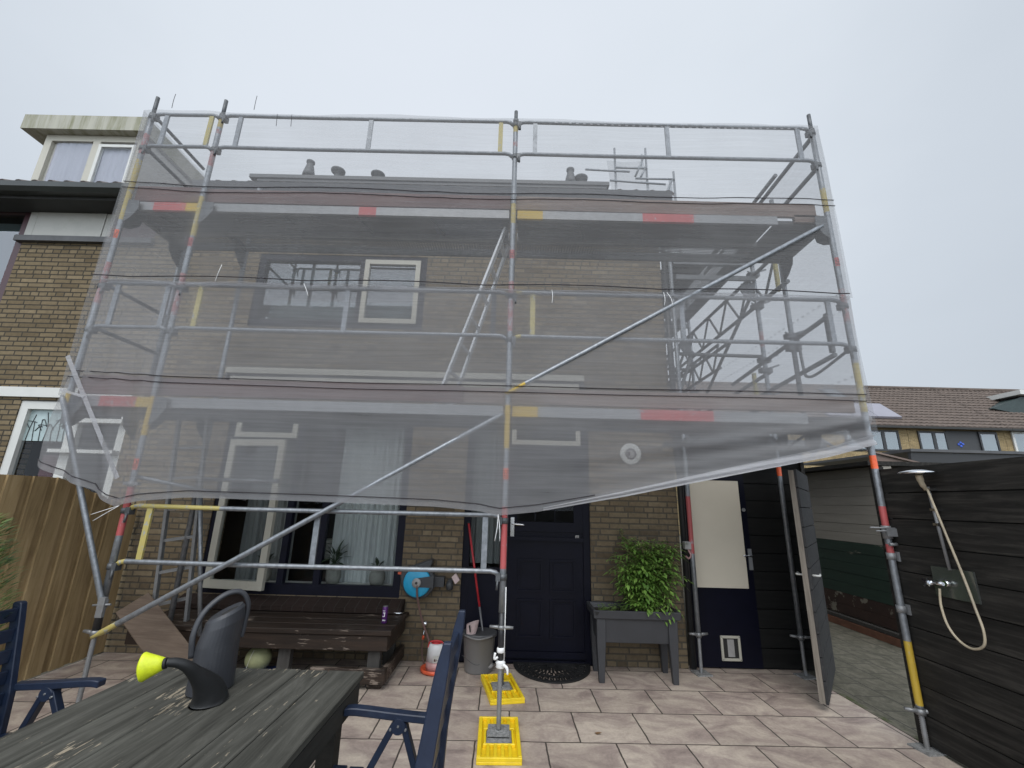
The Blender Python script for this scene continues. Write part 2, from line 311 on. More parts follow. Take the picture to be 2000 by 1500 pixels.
def paving_mat(name, cols, joint, bw, rh, ms, marb, off=.5, swap=False, rough=.7):
    m, t, b = nt(name)
    tc = t.nodes.new('ShaderNodeTexCoord'); mp = t.nodes.new('ShaderNodeMapping'); t.links.new(tc.outputs['Object'], mp.inputs['Vector'])
    mp.inputs['Rotation'].default_value = (0, 0, R(90) if swap else R(-1.2)); mp.inputs['Location'].default_value = (.13, .10, 0)
    v = mp.outputs['Vector']
    br = t.nodes.new('ShaderNodeTexBrick'); br.offset = off; br.inputs['Scale'].default_value = 1
    br.inputs['Brick Width'].default_value = bw; br.inputs['Row Height'].default_value = rh; br.inputs['Mortar Size'].default_value = ms
    br.inputs['Mortar Smooth'].default_value = .1; br.inputs['Color1'].default_value = (0, 0, 0, 1); br.inputs['Color2'].default_value = (1, 1, 1, 1)
    nw = t.nodes.new('ShaderNodeTexNoise'); nw.inputs['Scale'].default_value = 9; t.links.new(v, nw.inputs['Vector'])
    vm = t.nodes.new('ShaderNodeVectorMath'); vm.operation = 'MULTIPLY_ADD'; vm.inputs[1].default_value = (.012, .012, 0)
    t.links.new(nw.outputs['Color'], vm.inputs[0]); t.links.new(v, vm.inputs[2]); t.links.new(vm.outputs[0], br.inputs['Vector'])
    # marbling shifted per slab so the slabs differ
    ad = t.nodes.new('ShaderNodeVectorMath'); ad.operation = 'MULTIPLY_ADD'; ad.inputs[1].default_value = (3.7, 5.3, 2.1)
    t.links.new(br.outputs['Color'], ad.inputs[0]); t.links.new(v, ad.inputs[2])
    st = t.nodes.new('ShaderNodeMapping'); st.inputs['Scale'].default_value = (1.6, 2.6, 1); st.inputs['Rotation'].default_value = (0, 0, R(32)); t.links.new(ad.outputs[0], st.inputs['Vector'])
    f = noise(t, st.outputs[0], marb, 7, .62, .9)
    c = ramp(t, f, [(.28 + .44 * i / (len(cols) - 1), k) for i, k in enumerate(cols)])
    g = noise(t, v, 45, 5, .7); c = mixc(t, .35, c, ramp(t, g, [(.35, (.5, .5, .5)), (.65, (1, 1, 1))]), 'MULTIPLY')
    g3 = noise(t, v, 1.1, 5, .6); c = mixc(t, .45, c, ramp(t, g3, [(.35, (.55, .53, .52)), (.62, (1, 1, 1))]), 'MULTIPLY')
    c = mixc(t, br.outputs['Fac'], c, joint)
    t.links.new(c, b.inputs['Base Color']); b.inputs['Roughness'].default_value = rough
    inv = t.nodes.new('ShaderNodeMath'); inv.operation = 'MULTIPLY_ADD'; inv.inputs[1].default_value = -1.5; t.links.new(br.outputs['Fac'], inv.inputs[0]); t.links.new(g, inv.inputs[2])
    bump(t, b, inv.outputs[0], .4, .006)
    return m
M['patio'] = paving_mat('patio_slab', [(.245, .19, .168), (.375, .30, .26), (.51, .427, .355), (.62, .53, .43)], (.055, .045, .036), .5, .47, .006, 1.9)
M['alley'] = paving_mat('alley_slab', [(.055, .055, .036), (.11, .102, .074), (.175, .16, .122)], (.035, .033, .026), .3, .3, .006, 4, .5, True, .9)

# ------------------------------------------------------------------ mesh helpers (world coordinates in, local out)
class MB:
    def __init__(s): s.v = []; s.f = []; s.mi = []; s.sm = []
    def add(s, vs, fs, mi=0, smooth=False):
        o = len(s.v); s.v += [Vector(p) for p in vs]
        for f in fs: s.f.append([i + o for i in f]); s.mi.append(mi); s.sm.append(smooth)
    def box(s, x0, x1, y0, y1, z0, z1, mi=0):
        if x0 > x1: x0, x1 = x1, x0
        if y0 > y1: y0, y1 = y1, y0
        if z0 > z1: z0, z1 = z1, z0
        s.add([(x0, y0, z0), (x1, y0, z0), (x1, y1, z0), (x0, y1, z0), (x0, y0, z1), (x1, y0, z1), (x1, y1, z1), (x0, y1, z1)],
              [(0, 3, 2, 1), (4, 5, 6, 7), (0, 1, 5, 4), (1, 2, 6, 5), (2, 3, 7, 6), (3, 0, 4, 7)], mi); return s
    def obox(s, c, ax, ay, az, mi=0):
        c, ax, ay, az = map(Vector, (c, ax, ay, az)); vs = []
        for z in (-1, 1):
            for x, y in ((-1, -1), (1, -1), (1, 1), (-1, 1)): vs.append(c + ax * x + ay * y + az * z)
        s.add(vs, [(0, 3, 2, 1), (4, 5, 6, 7), (0, 1, 5, 4), (1, 2, 6, 5), (2, 3, 7, 6), (3, 0, 4, 7)], mi); return s
    def bar(s, a, b, w, h, up=(0, 0, 1), mi=0):
        a, b = Vector(a), Vector(b); d = (b - a).normalized(); u = Vector(up); x = d.cross(u)
        if x.length < 1e-4: x = d.cross(Vector((0, 1, 0)))
        x.normalize(); y = x.cross(d).normalized()
        return s.obox((a + b) / 2, x * w / 2, (b - a) / 2, y * h / 2, mi)
    def tube(s, pts, r, n=12, mi=0, caps=True, rs=None, mis=None, flat=None):
        pts = [Vector(p) for p in pts]; rings = []; prev = None
        for i, p in enumerate(pts):
            d = (pts[min(i + 1, len(pts) - 1)] - pts[max(i - 1, 0)]).normalized()
            if prev is None:
                u = Vector((0, 1, 0)) if abs(d.y) < .9 else Vector((1, 0, 0)); u = (u - d * u.dot(d)).normalized()
            else: u = (prev - d * prev.dot(d)).normalized()
            prev = u; w = d.cross(u); rr = rs[i] if rs else r
            fa = flat[i] if flat else 1
            rings.append([p + (u * math.cos(2 * PI * k / n) * fa + w * math.sin(2 * PI * k / n)) * rr for k in range(n)])
        o = len(s.v); s.v += [q for r_ in rings for q in r_]
        for i in range(len(pts) - 1):
            for k in range(n):
                a = o + i * n + k; b = o + i * n + (k + 1) % n
                s.f.append([a, b, b + n, a + n]); s.mi.append(mis[i] if mis else mi); s.sm.append(True)
        if caps:
            s.f.append([o + k for k in range(n)][::-1]); s.mi.append(mis[0] if mis else mi); s.sm.append(False)
            e = o + (len(pts) - 1) * n; s.f.append([e + k for k in range(n)]); s.mi.append(mis[-1] if mis else mi); s.sm.append(False)
        return s
    def lathe(s, prof, c=(0, 0, 0), n=28, mi=0, sx=1, sy=1, rot=None, caps=True):
        c = Vector(c); o = len(s.v)
        for r, z in prof:
            for k in range(n):
                p = Vector((r * math.cos(2 * PI * k / n) * sx, r * math.sin(2 * PI * k / n) * sy, z))
                if rot is not None: p = rot @ p
                s.v.append(p + c)
        for i in range(len(prof) - 1):
            for k in range(n):
                a = o + i * n + k; b = o + i * n + (k + 1) % n
                s.f.append([a, b, b + n, a + n]); s.mi.append(mi); s.sm.append(True)
        if caps:
            s.f.append([o + k for k in range(n)][::-1]); s.mi.append(mi); s.sm.append(False)
            e = o + (len(prof) - 1) * n; s.f.append([e + k for k in range(n)]); s.mi.append(mi); s.sm.append(False)
        return s
    def prism(s, outline, off, mi=0):
        n = len(outline); off = Vector(off); vs = [Vector(p) for p in outline] + [Vector(p) + off for p in outline]
        s.add(vs, [list(range(n))[::-1], list(range(n, 2 * n))] + [[i, (i + 1) % n, (i + 1) % n + n, i + n] for i in range(n)], mi); return s
    def grid(s, fn, nu, nv, mi=0, smooth=True):
        o = len(s.v)
        for j in range(nv + 1):
            for i in range(nu + 1): s.v.append(Vector(fn(i / nu, j / nv)))
        for j in range(nv):
            for i in range(nu):
                a = o + j * (nu + 1) + i; s.f.append([a, a + 1, a + nu + 2, a + nu + 1]); s.mi.append(mi); s.sm.append(smooth)
        return s
    def frame(s, x0, x1, z0, z1, y0, y1, w, mi=0, wb=None):
        wb = wb or w
        s.box(x0, x0 + w, y0, y1, z0, z1, mi); s.box(x1 - w, x1, y0, y1, z0, z1, mi)
        s.box(x0 + w, x1 - w, y0, y1, z1 - w, z1, mi); s.box(x0 + w, x1 - w, y0, y1, z0, z0 + wb, mi); return s
    def build(s, name, mats, parent=None, origin=None, bevel=0, label=None):
        if not isinstance(mats, (list, tuple)): mats = [mats]
        base = Vector(origin) if origin is not None else (root_loc(parent) if parent else Vector((0, 0, 0)))
        me = bpy.data.meshes.new(name); me.from_pydata([v - base for v in s.v], [], s.f)
        for m in mats: me.materials.append(M[m] if isinstance(m, str) else m)
        for i, p in enumerate(me.polygons): p.material_index = s.mi[i]; p.use_smooth = s.sm[i]
        bm = bmesh.new(); bm.from_mesh(me); bmesh.ops.recalc_face_normals(bm, faces=bm.faces)
        if bevel:
            es = [e for e in bm.edges if len(e.link_faces) == 2 and e.calc_face_angle() > .6]
            try: bmesh.ops.bevel(bm, geom=es, offset=bevel, segments=1, affect='EDGES', clamp_overlap=True)
            except Exception: pass
        bm.to_mesh(me); bm.free(); me.update()
        o = bpy.data.objects.new(name, me); C.objects.link(o)
        if parent: o.parent = parent
        else: o.location = base
        if label: o['label'] = label
        return o
LOC = {}
def root_loc(p):
    while p.parent: p = p.parent
    return p.location.copy()
def tag(o, label, cat, group=None):
    o['label'] = label; o['category'] = cat
    if group: o['group'] = group
    return o
def thing(name, label, cat, loc, group=None):
    o = bpy.data.objects.new(name, None); C.objects.link(o); o.location = loc; o.empty_display_size = .1
    return tag(o, label, cat, group)
def struct(o): o['kind'] = 'structure'; return o
def curve(pts, n=8):
    # Catmull-Rom through the points
    P = [Vector(p) for p in pts]; P = [P[0] * 2 - P[1]] + P + [P[-1] * 2 - P[-2]]; out = []
    for i in range(1, len(P) - 2):
        for k in range(n):
            t = k / n; a, b, c, d = P[i - 1], P[i], P[i + 1], P[i + 2]
            out.append(.5 * ((2 * b) + (c - a) * t + (2 * a - 5 * b + 4 * c - d) * t * t + (3 * b - a - 3 * c + d) * t ** 3))
    out.append(P[-2]); return out
def interp(x, xs, ys):
    if x <= xs[0]: return ys[0]
    for i in range(len(xs) - 1):
        if x <= xs[i + 1]:
            t = (x - xs[i]) / (xs[i + 1] - xs[i]); return ys[i] + (ys[i + 1] - ys[i]) * t
    return ys[-1]

# ------------------------------------------------------------------ ground
def sheet(name, mat, x0, x1, y0, y1, z):
    b = MB(); b.add([(x0, y0, z), (x1, y0, z), (x1, y1, z), (x0, y1, z)], [(0, 1, 2, 3)]); return struct(b.build(name, mat))
sheet('ground', 'ground', -150, 150, -100, 200, -.02)
sheet('patio', 'patio', -4.25, 3.10, -1.5, 5.3, 0)
sheet('path', 'alley', 3.10, 5.02, -1.5, 14, -.004)
b = MB(); b.box(3.07, 3.12, -1.5, 5.2, -.03, .004); struct(b.build('kerb', plain('mossy_edge', (.11, .10, .075), .95, 0, .45, 14, dirt=(.05, .06, .02), dirtscale=8, dirtpos=(.45, .6))))

# ------------------------------------------------------------------ main house
YW = 5.2
HX0, HX1 = -4.2, 1.9
house = thing('brick_house', 'tan brick row house with navy window frames standing behind the scaffold and nets', 'house', (-1.15, 5.2, 0))
def wall_with_holes(b, x0, x1, z0, z1, y0, y1, holes, mi=0):
    xs = sorted({x0, x1, *[h[0] for h in holes], *[h[1] for h in holes]}); zs = sorted({z0, z1, *[h[2] for h in holes], *[h[3] for h in holes]})
    for i in range(len(xs) - 1):
        for j in range(len(zs) - 1):
            cx, cz = (xs[i] + xs[i + 1]) / 2, (zs[j] + zs[j + 1]) / 2
            if not any(h[0] < cx < h[1] and h[2] < cz < h[3] for h in holes):
                b.box(xs[i], xs[i + 1], y0, y1, zs[j], zs[j + 1], mi)
    return b
HOLES = [(-3.40, -1.19, .60, 2.62), (-3.42, -1.19, 3.72, 4.76), (-.53, .90, 0, 2.62)]
def face_with_holes(x0, x1, z0, z1, y, holes, t=.28):
    # clean outer face plus reveals
    b = MB(); xs = sorted({x0, x1, *[h[0] for h in holes], *[h[1] for h in holes]}); zs = sorted({z0, z1, *[h[2] for h in holes], *[h[3] for h in holes]})
    for i in range(len(xs) - 1):
        for j in range(len(zs) - 1):
            cx, cz = (xs[i] + xs[i + 1]) / 2, (zs[j] + zs[j + 1]) / 2
            if not any(h[0] < cx < h[1] and h[2] < cz < h[3] for h in holes):
                b.add([(xs[i], y, zs[j]), (xs[i + 1], y, zs[j]), (xs[i + 1], y, zs[j + 1]), (xs[i], y, zs[j + 1])], [(0, 1, 2, 3)])
    for h in holes:
        X0, X1, Z0, Z1 = h
        b.add([(X0, y, Z0), (X0, y + t, Z0), (X0, y + t, Z1), (X0, y, Z1)], [(0, 1, 2, 3)]); b.add([(X1, y, Z0), (X1, y + t, Z0), (X1, y + t, Z1), (X1, y, Z1)], [(0, 1, 2, 3)])
        b.add([(X0, y, Z0), (X1, y, Z0), (X1, y + t, Z0), (X0, y + t, Z0)], [(0, 1, 2, 3)]); b.add([(X0, y, Z1), (X1, y, Z1), (X1, y + t, Z1), (X0, y + t, Z1)], [(0, 1, 2, 3)])
    return b
face_with_holes(HX0, HX1, 0, 5.42, YW, HOLES).build('front_wall', 'brick', house)
b = MB(); b.prism([(HX1, YW + .004, 0), (HX1, 12.4, 0), (HX1, 12.4, 5.5), (HX1, 8.8, 8.35), (HX1, YW + .004, 5.5)], (-.2, 0, 0)); b.build('gable_wall', 'brick_side', house)
b = MB(); b.box(HX0, HX1 - .2, 6.6, 6.62, 0, 5.4); b.box(HX0, HX1 - .2, 5.5, 6.6, 2.64, 3.6); b.box(-.75, -.6, 5.5, 6.6, 0, 2.6); b.build('interior', 'interior', house)
# roof of wavy tiles
def tile_roof(x0, x1, y0, z0, y1, z1, name, mat, parent, period=.21, amp=.022, course=.33):
    b = MB(); dy, dz = y1 - y0, z1 - z0; Ls = math.hypot(dy, dz); nc = max(2, int(Ls / course)); n = Vector((0, -dz / Ls, dy / Ls))
    nx = int((x1 - x0) / period * 6)
    for c in range(nc):
        t0, t1 = c / nc, (c + 1) / nc + .01
        def fn(u, v, t0=t0, t1=t1):
            x = x0 + (x1 - x0) * u; t = t0 + (t1 - t0) * v
            h = amp * math.sin(2 * PI * x / period) + .03 * (1 - v)
            if v > .99: h -= .0
            p = Vector((x, y0 + dy * t, z0 + dz * t)) + n * h; return p
        b.grid(fn, nx, 1)
        def lip(u, v, t0=t0):
            x = x0 + (x1 - x0) * u; h = amp * math.sin(2 * PI * x / period) + .03 - .035 * (1 - v)
            return Vector((x, y0 + dy * t0, z0 + dz * t0)) + n * h
        b.grid(lip, nx, 1)
    return b.build(name, mat, parent)
roof = tile_roof(HX0, 2.02, 4.86, 5.56, 8.8, 8.45, 'roof', 'tiles', house)
b = MB(); b.prism([(HX0, 4.88, 5.50), (HX0, 8.8, 8.36), (HX0, 12.7, 5.5)], (6.2, 0, 0)); b.build('roof_underlay', 'soffit', house)
# gutter and soffit
b = MB(); b.prism([(HX0, 4.80, 5.40), (HX0, 4.76, 5.53), (HX0, 4.79, 5.54), (HX0, 4.90, 5.54), (HX0, 4.90, 5.36), (HX0, 4.84, 5.36)], (6.16, 0, 0)); b.build('gutter', 'fascia', house)
b = MB(); b.box(HX0, 2.0, 4.9, YW - .004, 5.32, 5.36); b.build('soffit', 'soffit', house)
# flat-roofed dormer with a dark layered fascia
dm = MB(); dm.box(-4.16, 1.37, 5.84, 8.9, 5.9, 6.20); dormer = dm.build('dormer', 'darkcladding', house)
b = MB(); b.box(-4.18, 1.39, 5.80, 5.84, 6.20, 6.28); b.box(-4.13, 1.39, 5.78, 5.84, 6.284, 6.36); b.box(-4.08, 1.36, 5.76, 5.84, 6.364, 6.41); b.box(-4.2, 1.40, 5.74, 9.0, 6.414, 6.475); b.build('dormer_fascia', 'fascia', dormer)
# flues on the dormer roof
def flue(x, y, z0, kind):
    b = MB(); k = .62
    if kind == 'cone':
        b.lathe([(.06, 6.47), (.06, z0), (.17 * k, z0 + .001), (.165 * k, z0 + .06), (.10 * k, z0 + .24), (.085 * k, z0 + .28), (.115 * k, z0 + .30), (.115 * k, z0 + .33), (.03, z0 + .34)], (x, y, 0), 20)
        return b.build('flue_pipe', 'flue', house)
    b.lathe([(.06, 6.47), (.06, z0), (.06, z0 + .10), (.19 * k, z0 + .13), (.20 * k, z0 + .16), (.10 * k, z0 + .20), (.01, z0 + .21)], (x, y, 0), 20)
    return b.build('flue_cap', 'flue', house)
flue(-3.77, 6.6, 7.15, 'cone'); flue(-3.25, 6.6, 7.14, 'cap'); flue(-2.53, 6.6, 7.08, 'cap'); flue(.915, 6.6, 7.11, 'cone'); flue(1.10, 6.6, 7.10, 'cap')
# upper window
win = MB(); win.frame(-3.42, -1.19, 3.72, 4.76, 5.215, 5.28, .085, 0, .11); win.box(-2.08, -2.01, 5.215, 5.28, 3.83, 4.675); w1 = win.build('upper_window', 'navy_sat', house)
b = MB(); b.frame(-2.01, -1.275, 3.80, 4.70, 5.19, 5.24, .062); b.build('casement', 'cream', w1)
b = MB(); b.box(-3.335, -2.08, 5.262, 5.268, 3.83, 4.675); b.box(-1.95, -1.335, 5.222, 5.228, 3.86, 4.64); b.build('pane', 'glass_up', w1)
b = MB(); b.grid(lambda u, v: (-3.3 + 1.95 * u, 5.42 + .02 * math.sin(u * 70), 3.86 + .33 * v), 120, 1); b.build('cafe_curtain', 'curtain', w1)
b = MB(); b.box(-3.34, -1.3, 5.40, 5.42, 4.45, 4.7); b.build('blind', 'curtain', w1)
# lower window
win = MB(); win.frame(-3.40, -1.19, .60, 2.62, 5.215, 5.285, .085, 0, .11); win.box(-2.56, -2.49, 5.215, 5.285, .71, 2.535); win.box(-2.16, -2.09, 5.215, 5.285, .71, 2.535); win.box(-3.315, -2.56, 5.215, 5.285, 2.255, 2.31)
w2 = win.build('lower_window', 'navy_sat', house)
sash = MB(); sash.frame(0, .70, .66, 2.27, -.045, 0, .075, 0, .085); 
ang = R(-8); hx, hy = -3.31, 5.20
for i, v in enumerate(sash.v): sash.v[i] = Vector((hx + v.x * math.cos(ang) - v.y * math.sin(ang), hy + v.x * math.sin(ang) + v.y * math.cos(ang), v.z))
cs = sash.build('casement', 'cream', w2)
g = MB(); g.box(.07, .63, -.024, -.020, .74, 2.2)
for i, v in enumerate(g.v): g.v[i] = Vector((hx + v.x * math.cos(ang) - v.y * math.sin(ang), hy + v.x * math.sin(ang) + v.y * math.cos(ang), v.z))
g.build('pane', 'glass', w2)
b = MB(); b.frame(-3.30, -2.565, 2.305, 2.60, 5.185, 5.225, .06); b.build('top_light', 'cream', w2)
b = MB(); b.box(-2.49, -2.16, 5.262, 5.268, .71, 2.535); b.box(-2.09, -1.275, 5.262, 5.268, .71, 2.535); b.box(-3.24, -2.62, 5.205, 5.210, 2.36, 2.54); b.build('fixed_pane', 'glass', w2)
def drape(x0, x1, z0, z1, y, folds, amp, name, mat, parent):
    b = MB(); 
    def fn(u, v):
        x = x0 + (x1 - x0) * u; ph = folds * 2 * PI * u
        return (x, y + amp * (math.sin(ph) + .45 * math.sin(2.3 * ph + 1) + .3 * mnoise.noise((x * 6, v * 2, 0))), z0 + (z1 - z0) * v)
    b.grid(fn, int(folds * 10), 6); return b.build(name, mat, parent)
drape(-2.10, -1.27, .66, 2.52, 5.48, 11, .022, 'curtain', 'curtain', w2)
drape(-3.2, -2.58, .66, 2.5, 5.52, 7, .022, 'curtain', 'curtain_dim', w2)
b = MB(); b.box(-3.3, -1.3, 5.29, 5.46, .66, .70); b.build('inner_sill', 'offwhite', w2)
b = MB(); b.box(-2.45, -2.17, 5.8, 6.1, .9, .94); 
for k in range(4): b.box(-2.42, -2.2, 5.82, 6.05, .95 + .045 * k, .985 + .045 * k)
b.build('folded_linen', 'pot', w2)
# outer tiled sill
b = MB(); b.prism([(-3.52, 5.215, .60), (-3.52, 5.02, .53), (-3.52, 5.02, .485), (-3.52, 5.215, .49)], (2.40, 0, 0)); b.build('window_sill', 'sill', house)
# back door with side light and fanlight
d = MB(); d.frame(-.53, .90, .0, 2.62, 5.23, 5.30, .075, 0, .03); d.box(-.11, -.03, 5.23, 5.30, .03, 2.545); d.box(-.03, .825, 5.23, 5.30, 2.25, 2.31); d.box(-.455, -.11, 5.235, 5.285, .03, .86); d.box(-.455, -.11, 5.22, 5.29, .86, .93)
door = d.build('back_door', 'navy', house)
b = MB(); b.box(-.03, .825, 5.255, 5.262, .03, 1.32)
for x0, x1, z0, z1 in ((.09, .37, .24, .62), (.45, .73, .24, .62), (.09, .37, .69, 1.03), (.45, .73, .69, 1.03)):
    b.frame(x0, x1, z0, z1, 5.240, 5.2545, .022); b.box(x0 + .045, x1 - .045, 5.246, 5.2535, z0 + .045, z1 - .045)
b.box(-.03, .825, 5.205, 5.254, 1.225, 1.265); b.box(-.03, .825, 5.215, 5.254, .055, .115)
b.frame(-.03, .825, 1.322, 2.245, 5.238, 5.268, .105)
b.build('door_leaf', 'navy', door)
b = MB(); b.box(.075, .72, 5.250, 5.256, 1.43, 2.14); b.box(-.455, -.11, 5.262, 5.268, .93, 2.545); b.box(.05, .75, 5.225, 5.231, 2.37, 2.53); b.build('pane', 'glass', door)
b = MB(); b.box(.275, .285, 5.240, 5.256, 1.43, 2.14); b.box(.50, .51, 5.240, 5.256, 1.43, 2.14); b.build('glazing_bar', 'navy', door)
b = MB(); b.frame(-.01, .805, 2.30, 2.56, 5.20, 5.229, .055); b.build('fanlight', 'cream', door)
b = MB(); b.box(.0, .042, 5.226, 5.237, 1.25, 1.47); hp = b.build('handle_plate', 'chrome', door)
b = MB(); b.tube(curve([(.021, 5.228, 1.40), (.021, 5.185, 1.40), (.06, 5.178, 1.398), (.155, 5.18, 1.392)], 6), .0095, 10); b.build('handle', 'chrome', door)
b = MB(); b.box(.735, .775, 5.2345, 5.2375, 1.245, 1.29); st = b.build('sticker', 'white', door)
b = MB(); b.box(.740, .752, 5.2325, 5.2343, 1.268, 1.284); b.box(.758, .770, 5.2325, 5.2343, 1.268, 1.284); b.box(.742, .768, 5.2325, 5.2343, 1.254, 1.261); b.build('sticker_mark', 'sticker_mark', door)
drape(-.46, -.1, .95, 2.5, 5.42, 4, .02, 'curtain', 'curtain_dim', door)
# downpipe at the house corner
b = MB(); b.tube([(1.935, 5.16, 0.02), (1.935, 5.16, 5.3)], .035, 14); b.build('downpipe', 'darkframe', house)

# ------------------------------------------------------------------ things on the wall
aw = thing('awning', 'closed cream awning cassette fixed above the lower window', 'awning', (-1.3, 5.19, 3.0))
b = MB(); b.prism([(-3.49, 5.19, 3.14), (-3.49, 5.10, 3.14), (-3.49, 5.07, 3.11), (-3.49, 5.07, 3.06), (-3.49, 5.19, 3.06)], (4.33, 0, 0)); b.build('cassette', 'cream', aw)
b = MB(); b.box(-3.46, .82, 5.11, 5.19, 3.025, 3.058); b.box(.80, .84, 5.08, 5.19, 2.95, 3.055); b.box(-3.49, -3.46, 5.08, 5.19, 2.95, 3.055); b.build('recess', 'darkframe', aw)
b = MB(); b.box(-3.42, .78, 5.075, 5.15, 2.955, 3.02); b.build('front_bar', 'cream', aw)
pl = thing('wall_plaque', 'round white plaque with a ring of marks on the brick right of the door', 'plaque', (1.39, 5.19, 2.22))
rx = Matrix.Rotation(R(90), 3, 'X')
b = MB(); b.lathe([(.125, 0), (.125, .012), (.115, .016), (.09, .016)], (1.39, 5.195, 2.22), 40, rot=rx); b.build('disc', 'white', pl)
b = MB(); b.lathe([(.066, .017), (.066, .019)], (1.39, 5.195, 2.22), 32, rot=rx); b.build('inner_disc', 'lightgrey', pl)
b = MB(); 
for k in range(18):
    a = 2 * PI * k / 18; b.box(1.39 + .054 * math.cos(a) - .006, 1.39 + .054 * math.cos(a) + .006, 5.172, 5.175, 2.22 + .054 * math.sin(a) - .006, 2.22 + .054 * math.sin(a) + .006)
b.box(1.355, 1.38, 5.172, 5.175, 2.20, 2.24); b.build('marks', 'maroon', pl)

# hose reel
reel = thing('hose_reel', 'wall mounted hose reel with a bright blue drum', 'hose reel', (-.96, 5.19, .80))
b = MB()
out = [(-1.16, .87), (-1.13, .93), (-.86, 1.015), (-.83, 1.0), (-.845, .93), (-.80, .86), (-.80, .78), (-.68, .78), (-.68, .86), (-.79, .86)]
b.prism([(-1.17, 5.06, .86), (-1.14, 5.06, .915), (-1.0, 5.06, .965), (-.84, 5.06, 1.02), (-.825, 5.06, 1.0), (-.85, 5.06, .93), (-.80, 5.06, .84), (-.80, 5.06, .73), (-.86, 5.06, .65), (-.98, 5.06, .61), (-1.09, 5.06, .66), (-1.15, 5.06, .76)], (0, .12, 0)); b.build('housing', 'reelgrey', reel, bevel=.008)
b = MB(); b.lathe([(.145, 0), (.145, .03), (.135, .04), (.05, .045)], (-.975, 5.06, .79), 40, rot=rx); b.build('drum', 'cyan', reel)
b = MB(); b.prism([(-.975, 5.012, .835), (-.80, 5.012, .86), (-.80, 5.012, .745), (-.975, 5.012, .745)], (0, .018, 0)); b.build('cover', 'reelgrey', reel)
b = MB(); b.lathe([(.047, 0), (.047, .02), (.015, .022)], (-.975, 5.012, .79), 24, rot=rx); b.build('hub', 'lightgrey', reel)
b = MB(); b.lathe([(.013, 0), (.013, .003)], (-.975, 4.990, .79), 14, rot=rx); b.build('hub_hole', 'rubber', reel)
b = MB(); b.box(-1.19, -1.155, 5.05, 5.10, .862, .882); b.build('hose_stop', 'orange', reel)
b = MB(); b.box(-.80, -.70, 5.10, 5.19, .74, .84); b.build('wall_bracket', 'reelgrey', reel)
b = MB(); b.tube(curve([(-.965, 5.0, .775), (-.955, 5.0, .66), (-.90, 5.03, .45), (-.80, 5.03, .22), (-.765, 4.99, .10), (-.74, 4.97, .12)], 8), .0105, 10); b.build('hose', 'hose_brown', reel)
lp = thing('spotlight', 'black wall spotlight with a pale sensor beside the hose reel', 'light', (-.62, 5.16, .78))
b = MB(); b.lathe([(.028, 0), (.038, .01), (.042, .05), (.03, .09)], (-.64, 5.12, .71), 18); b.box(-.66, -.62, 5.13, 5.19, .76, .81); b.build('lamp_head', 'reelgrey', lp)
b = MB(); b.obox((-.575, 5.09, .83), (.022, 0, .02), (0, .015, 0), (-.022, 0, .034)); b.build('sensor', 'wringer', lp)
tap = thing('garden_tap', 'chrome garden tap on the brick wall below the hose reel', 'tap', (-.875, 5.15, .36))
b = MB(); b.lathe([(.008, -.03), (.024, -.02), (.028, 0), (.02, .022), (.006, .028)], (-.875, 5.13, .375), 18); b.tube([(-.875, 5.19, .345), (-.875, 5.13, .345)], .011); b.tube(curve([(-.875, 5.13, .36), (-.875, 5.11, .33), (-.88, 5.10, .275)], 5), .011); b.build('tap_body', 'chrome', tap)
b = MB(); b.lathe([(.013, 0), (.014, .03), (.012, .035)], (-.88, 5.10, .235), 14); b.build('hose_coupling', 'orange', tap)
b = MB(); b.tube(curve([(-.88, 5.10, .24), (-.885, 5.10, .14), (-.86, 5.08, .04), (-.80, 5.0, .012)], 7), .008, 8); b.build('tap_hose', 'hose_brown', tap)

# plants behind the lower window
def leaf(b, base, d, up, ln, w, mi=0, bend=.25):
    d = Vector(d).normalized(); up = Vector(up); s = d.cross(up)
    if s.length < 1e-3: s = Vector((1, 0, 0))
    s.normalize(); n = s.cross(d).normalized(); base = Vector(base); P = []
    for t, ww in ((0, .12), (.3, .9), (.6, .8), (1, .03)):
        c = base + d * ln * t - n * bend * ln * t * t; P.append((c - s * w * ww / 2, c + s * w * ww / 2))
    vs = [p for q in P for p in q]; b.add(vs, [(0, 1, 3, 2), (2, 3, 5, 4), (4, 5, 7, 6)], mi, True)
def pot_plant(x, y, z, r, h, lf, label, seed, lw=.03):
    rnd = random.Random(seed); t = thing('potted_plant', label, 'plant', (x, y, z), 'pot plants on the lower window sill')
    b = MB(); b.lathe([(r * .75, z), (r, z + h * .3), (r * .95, z + h * .8), (r * .8, z + h * .92), (r * .9, z + h), (r * .7, z + h)], (x, y, 0), 22); b.build('pot', 'pot', t)
    b = MB()
    for k in range(26):
        a = rnd.uniform(0, 2 * PI); e = rnd.uniform(.3, 1.4); d = (math.cos(a) * math.cos(e), math.sin(a) * math.cos(e) * .5, math.sin(e)); L_ = lf * rnd.uniform(.5, 1)
        p0 = Vector((x, y, z + h)); p1 = p0 + Vector(d) * L_ * .5; b.tube([p0, p1], .003, 5); leaf(b, p1, (d[0], d[1], d[2] - .5), (0, 0, 1), L_ * .6, lw * 1.6)
    b.build('foliage', 'darkleaf', t)
pot_plant(-2.0, 5.38, .70, .085, .20, .28, 'leafy plant in a pale pot in front of the window curtain, right of the mullion', 1)
pot_plant(-1.50, 5.38, .70, .09, .15, .14, 'low bushy plant in a pale pot at the right end of the lower window', 2, .02)
pot_plant(-2.80, 5.40, .70, .08, .16, .17, 'small plant seen through the open cream casement', 3, .025)

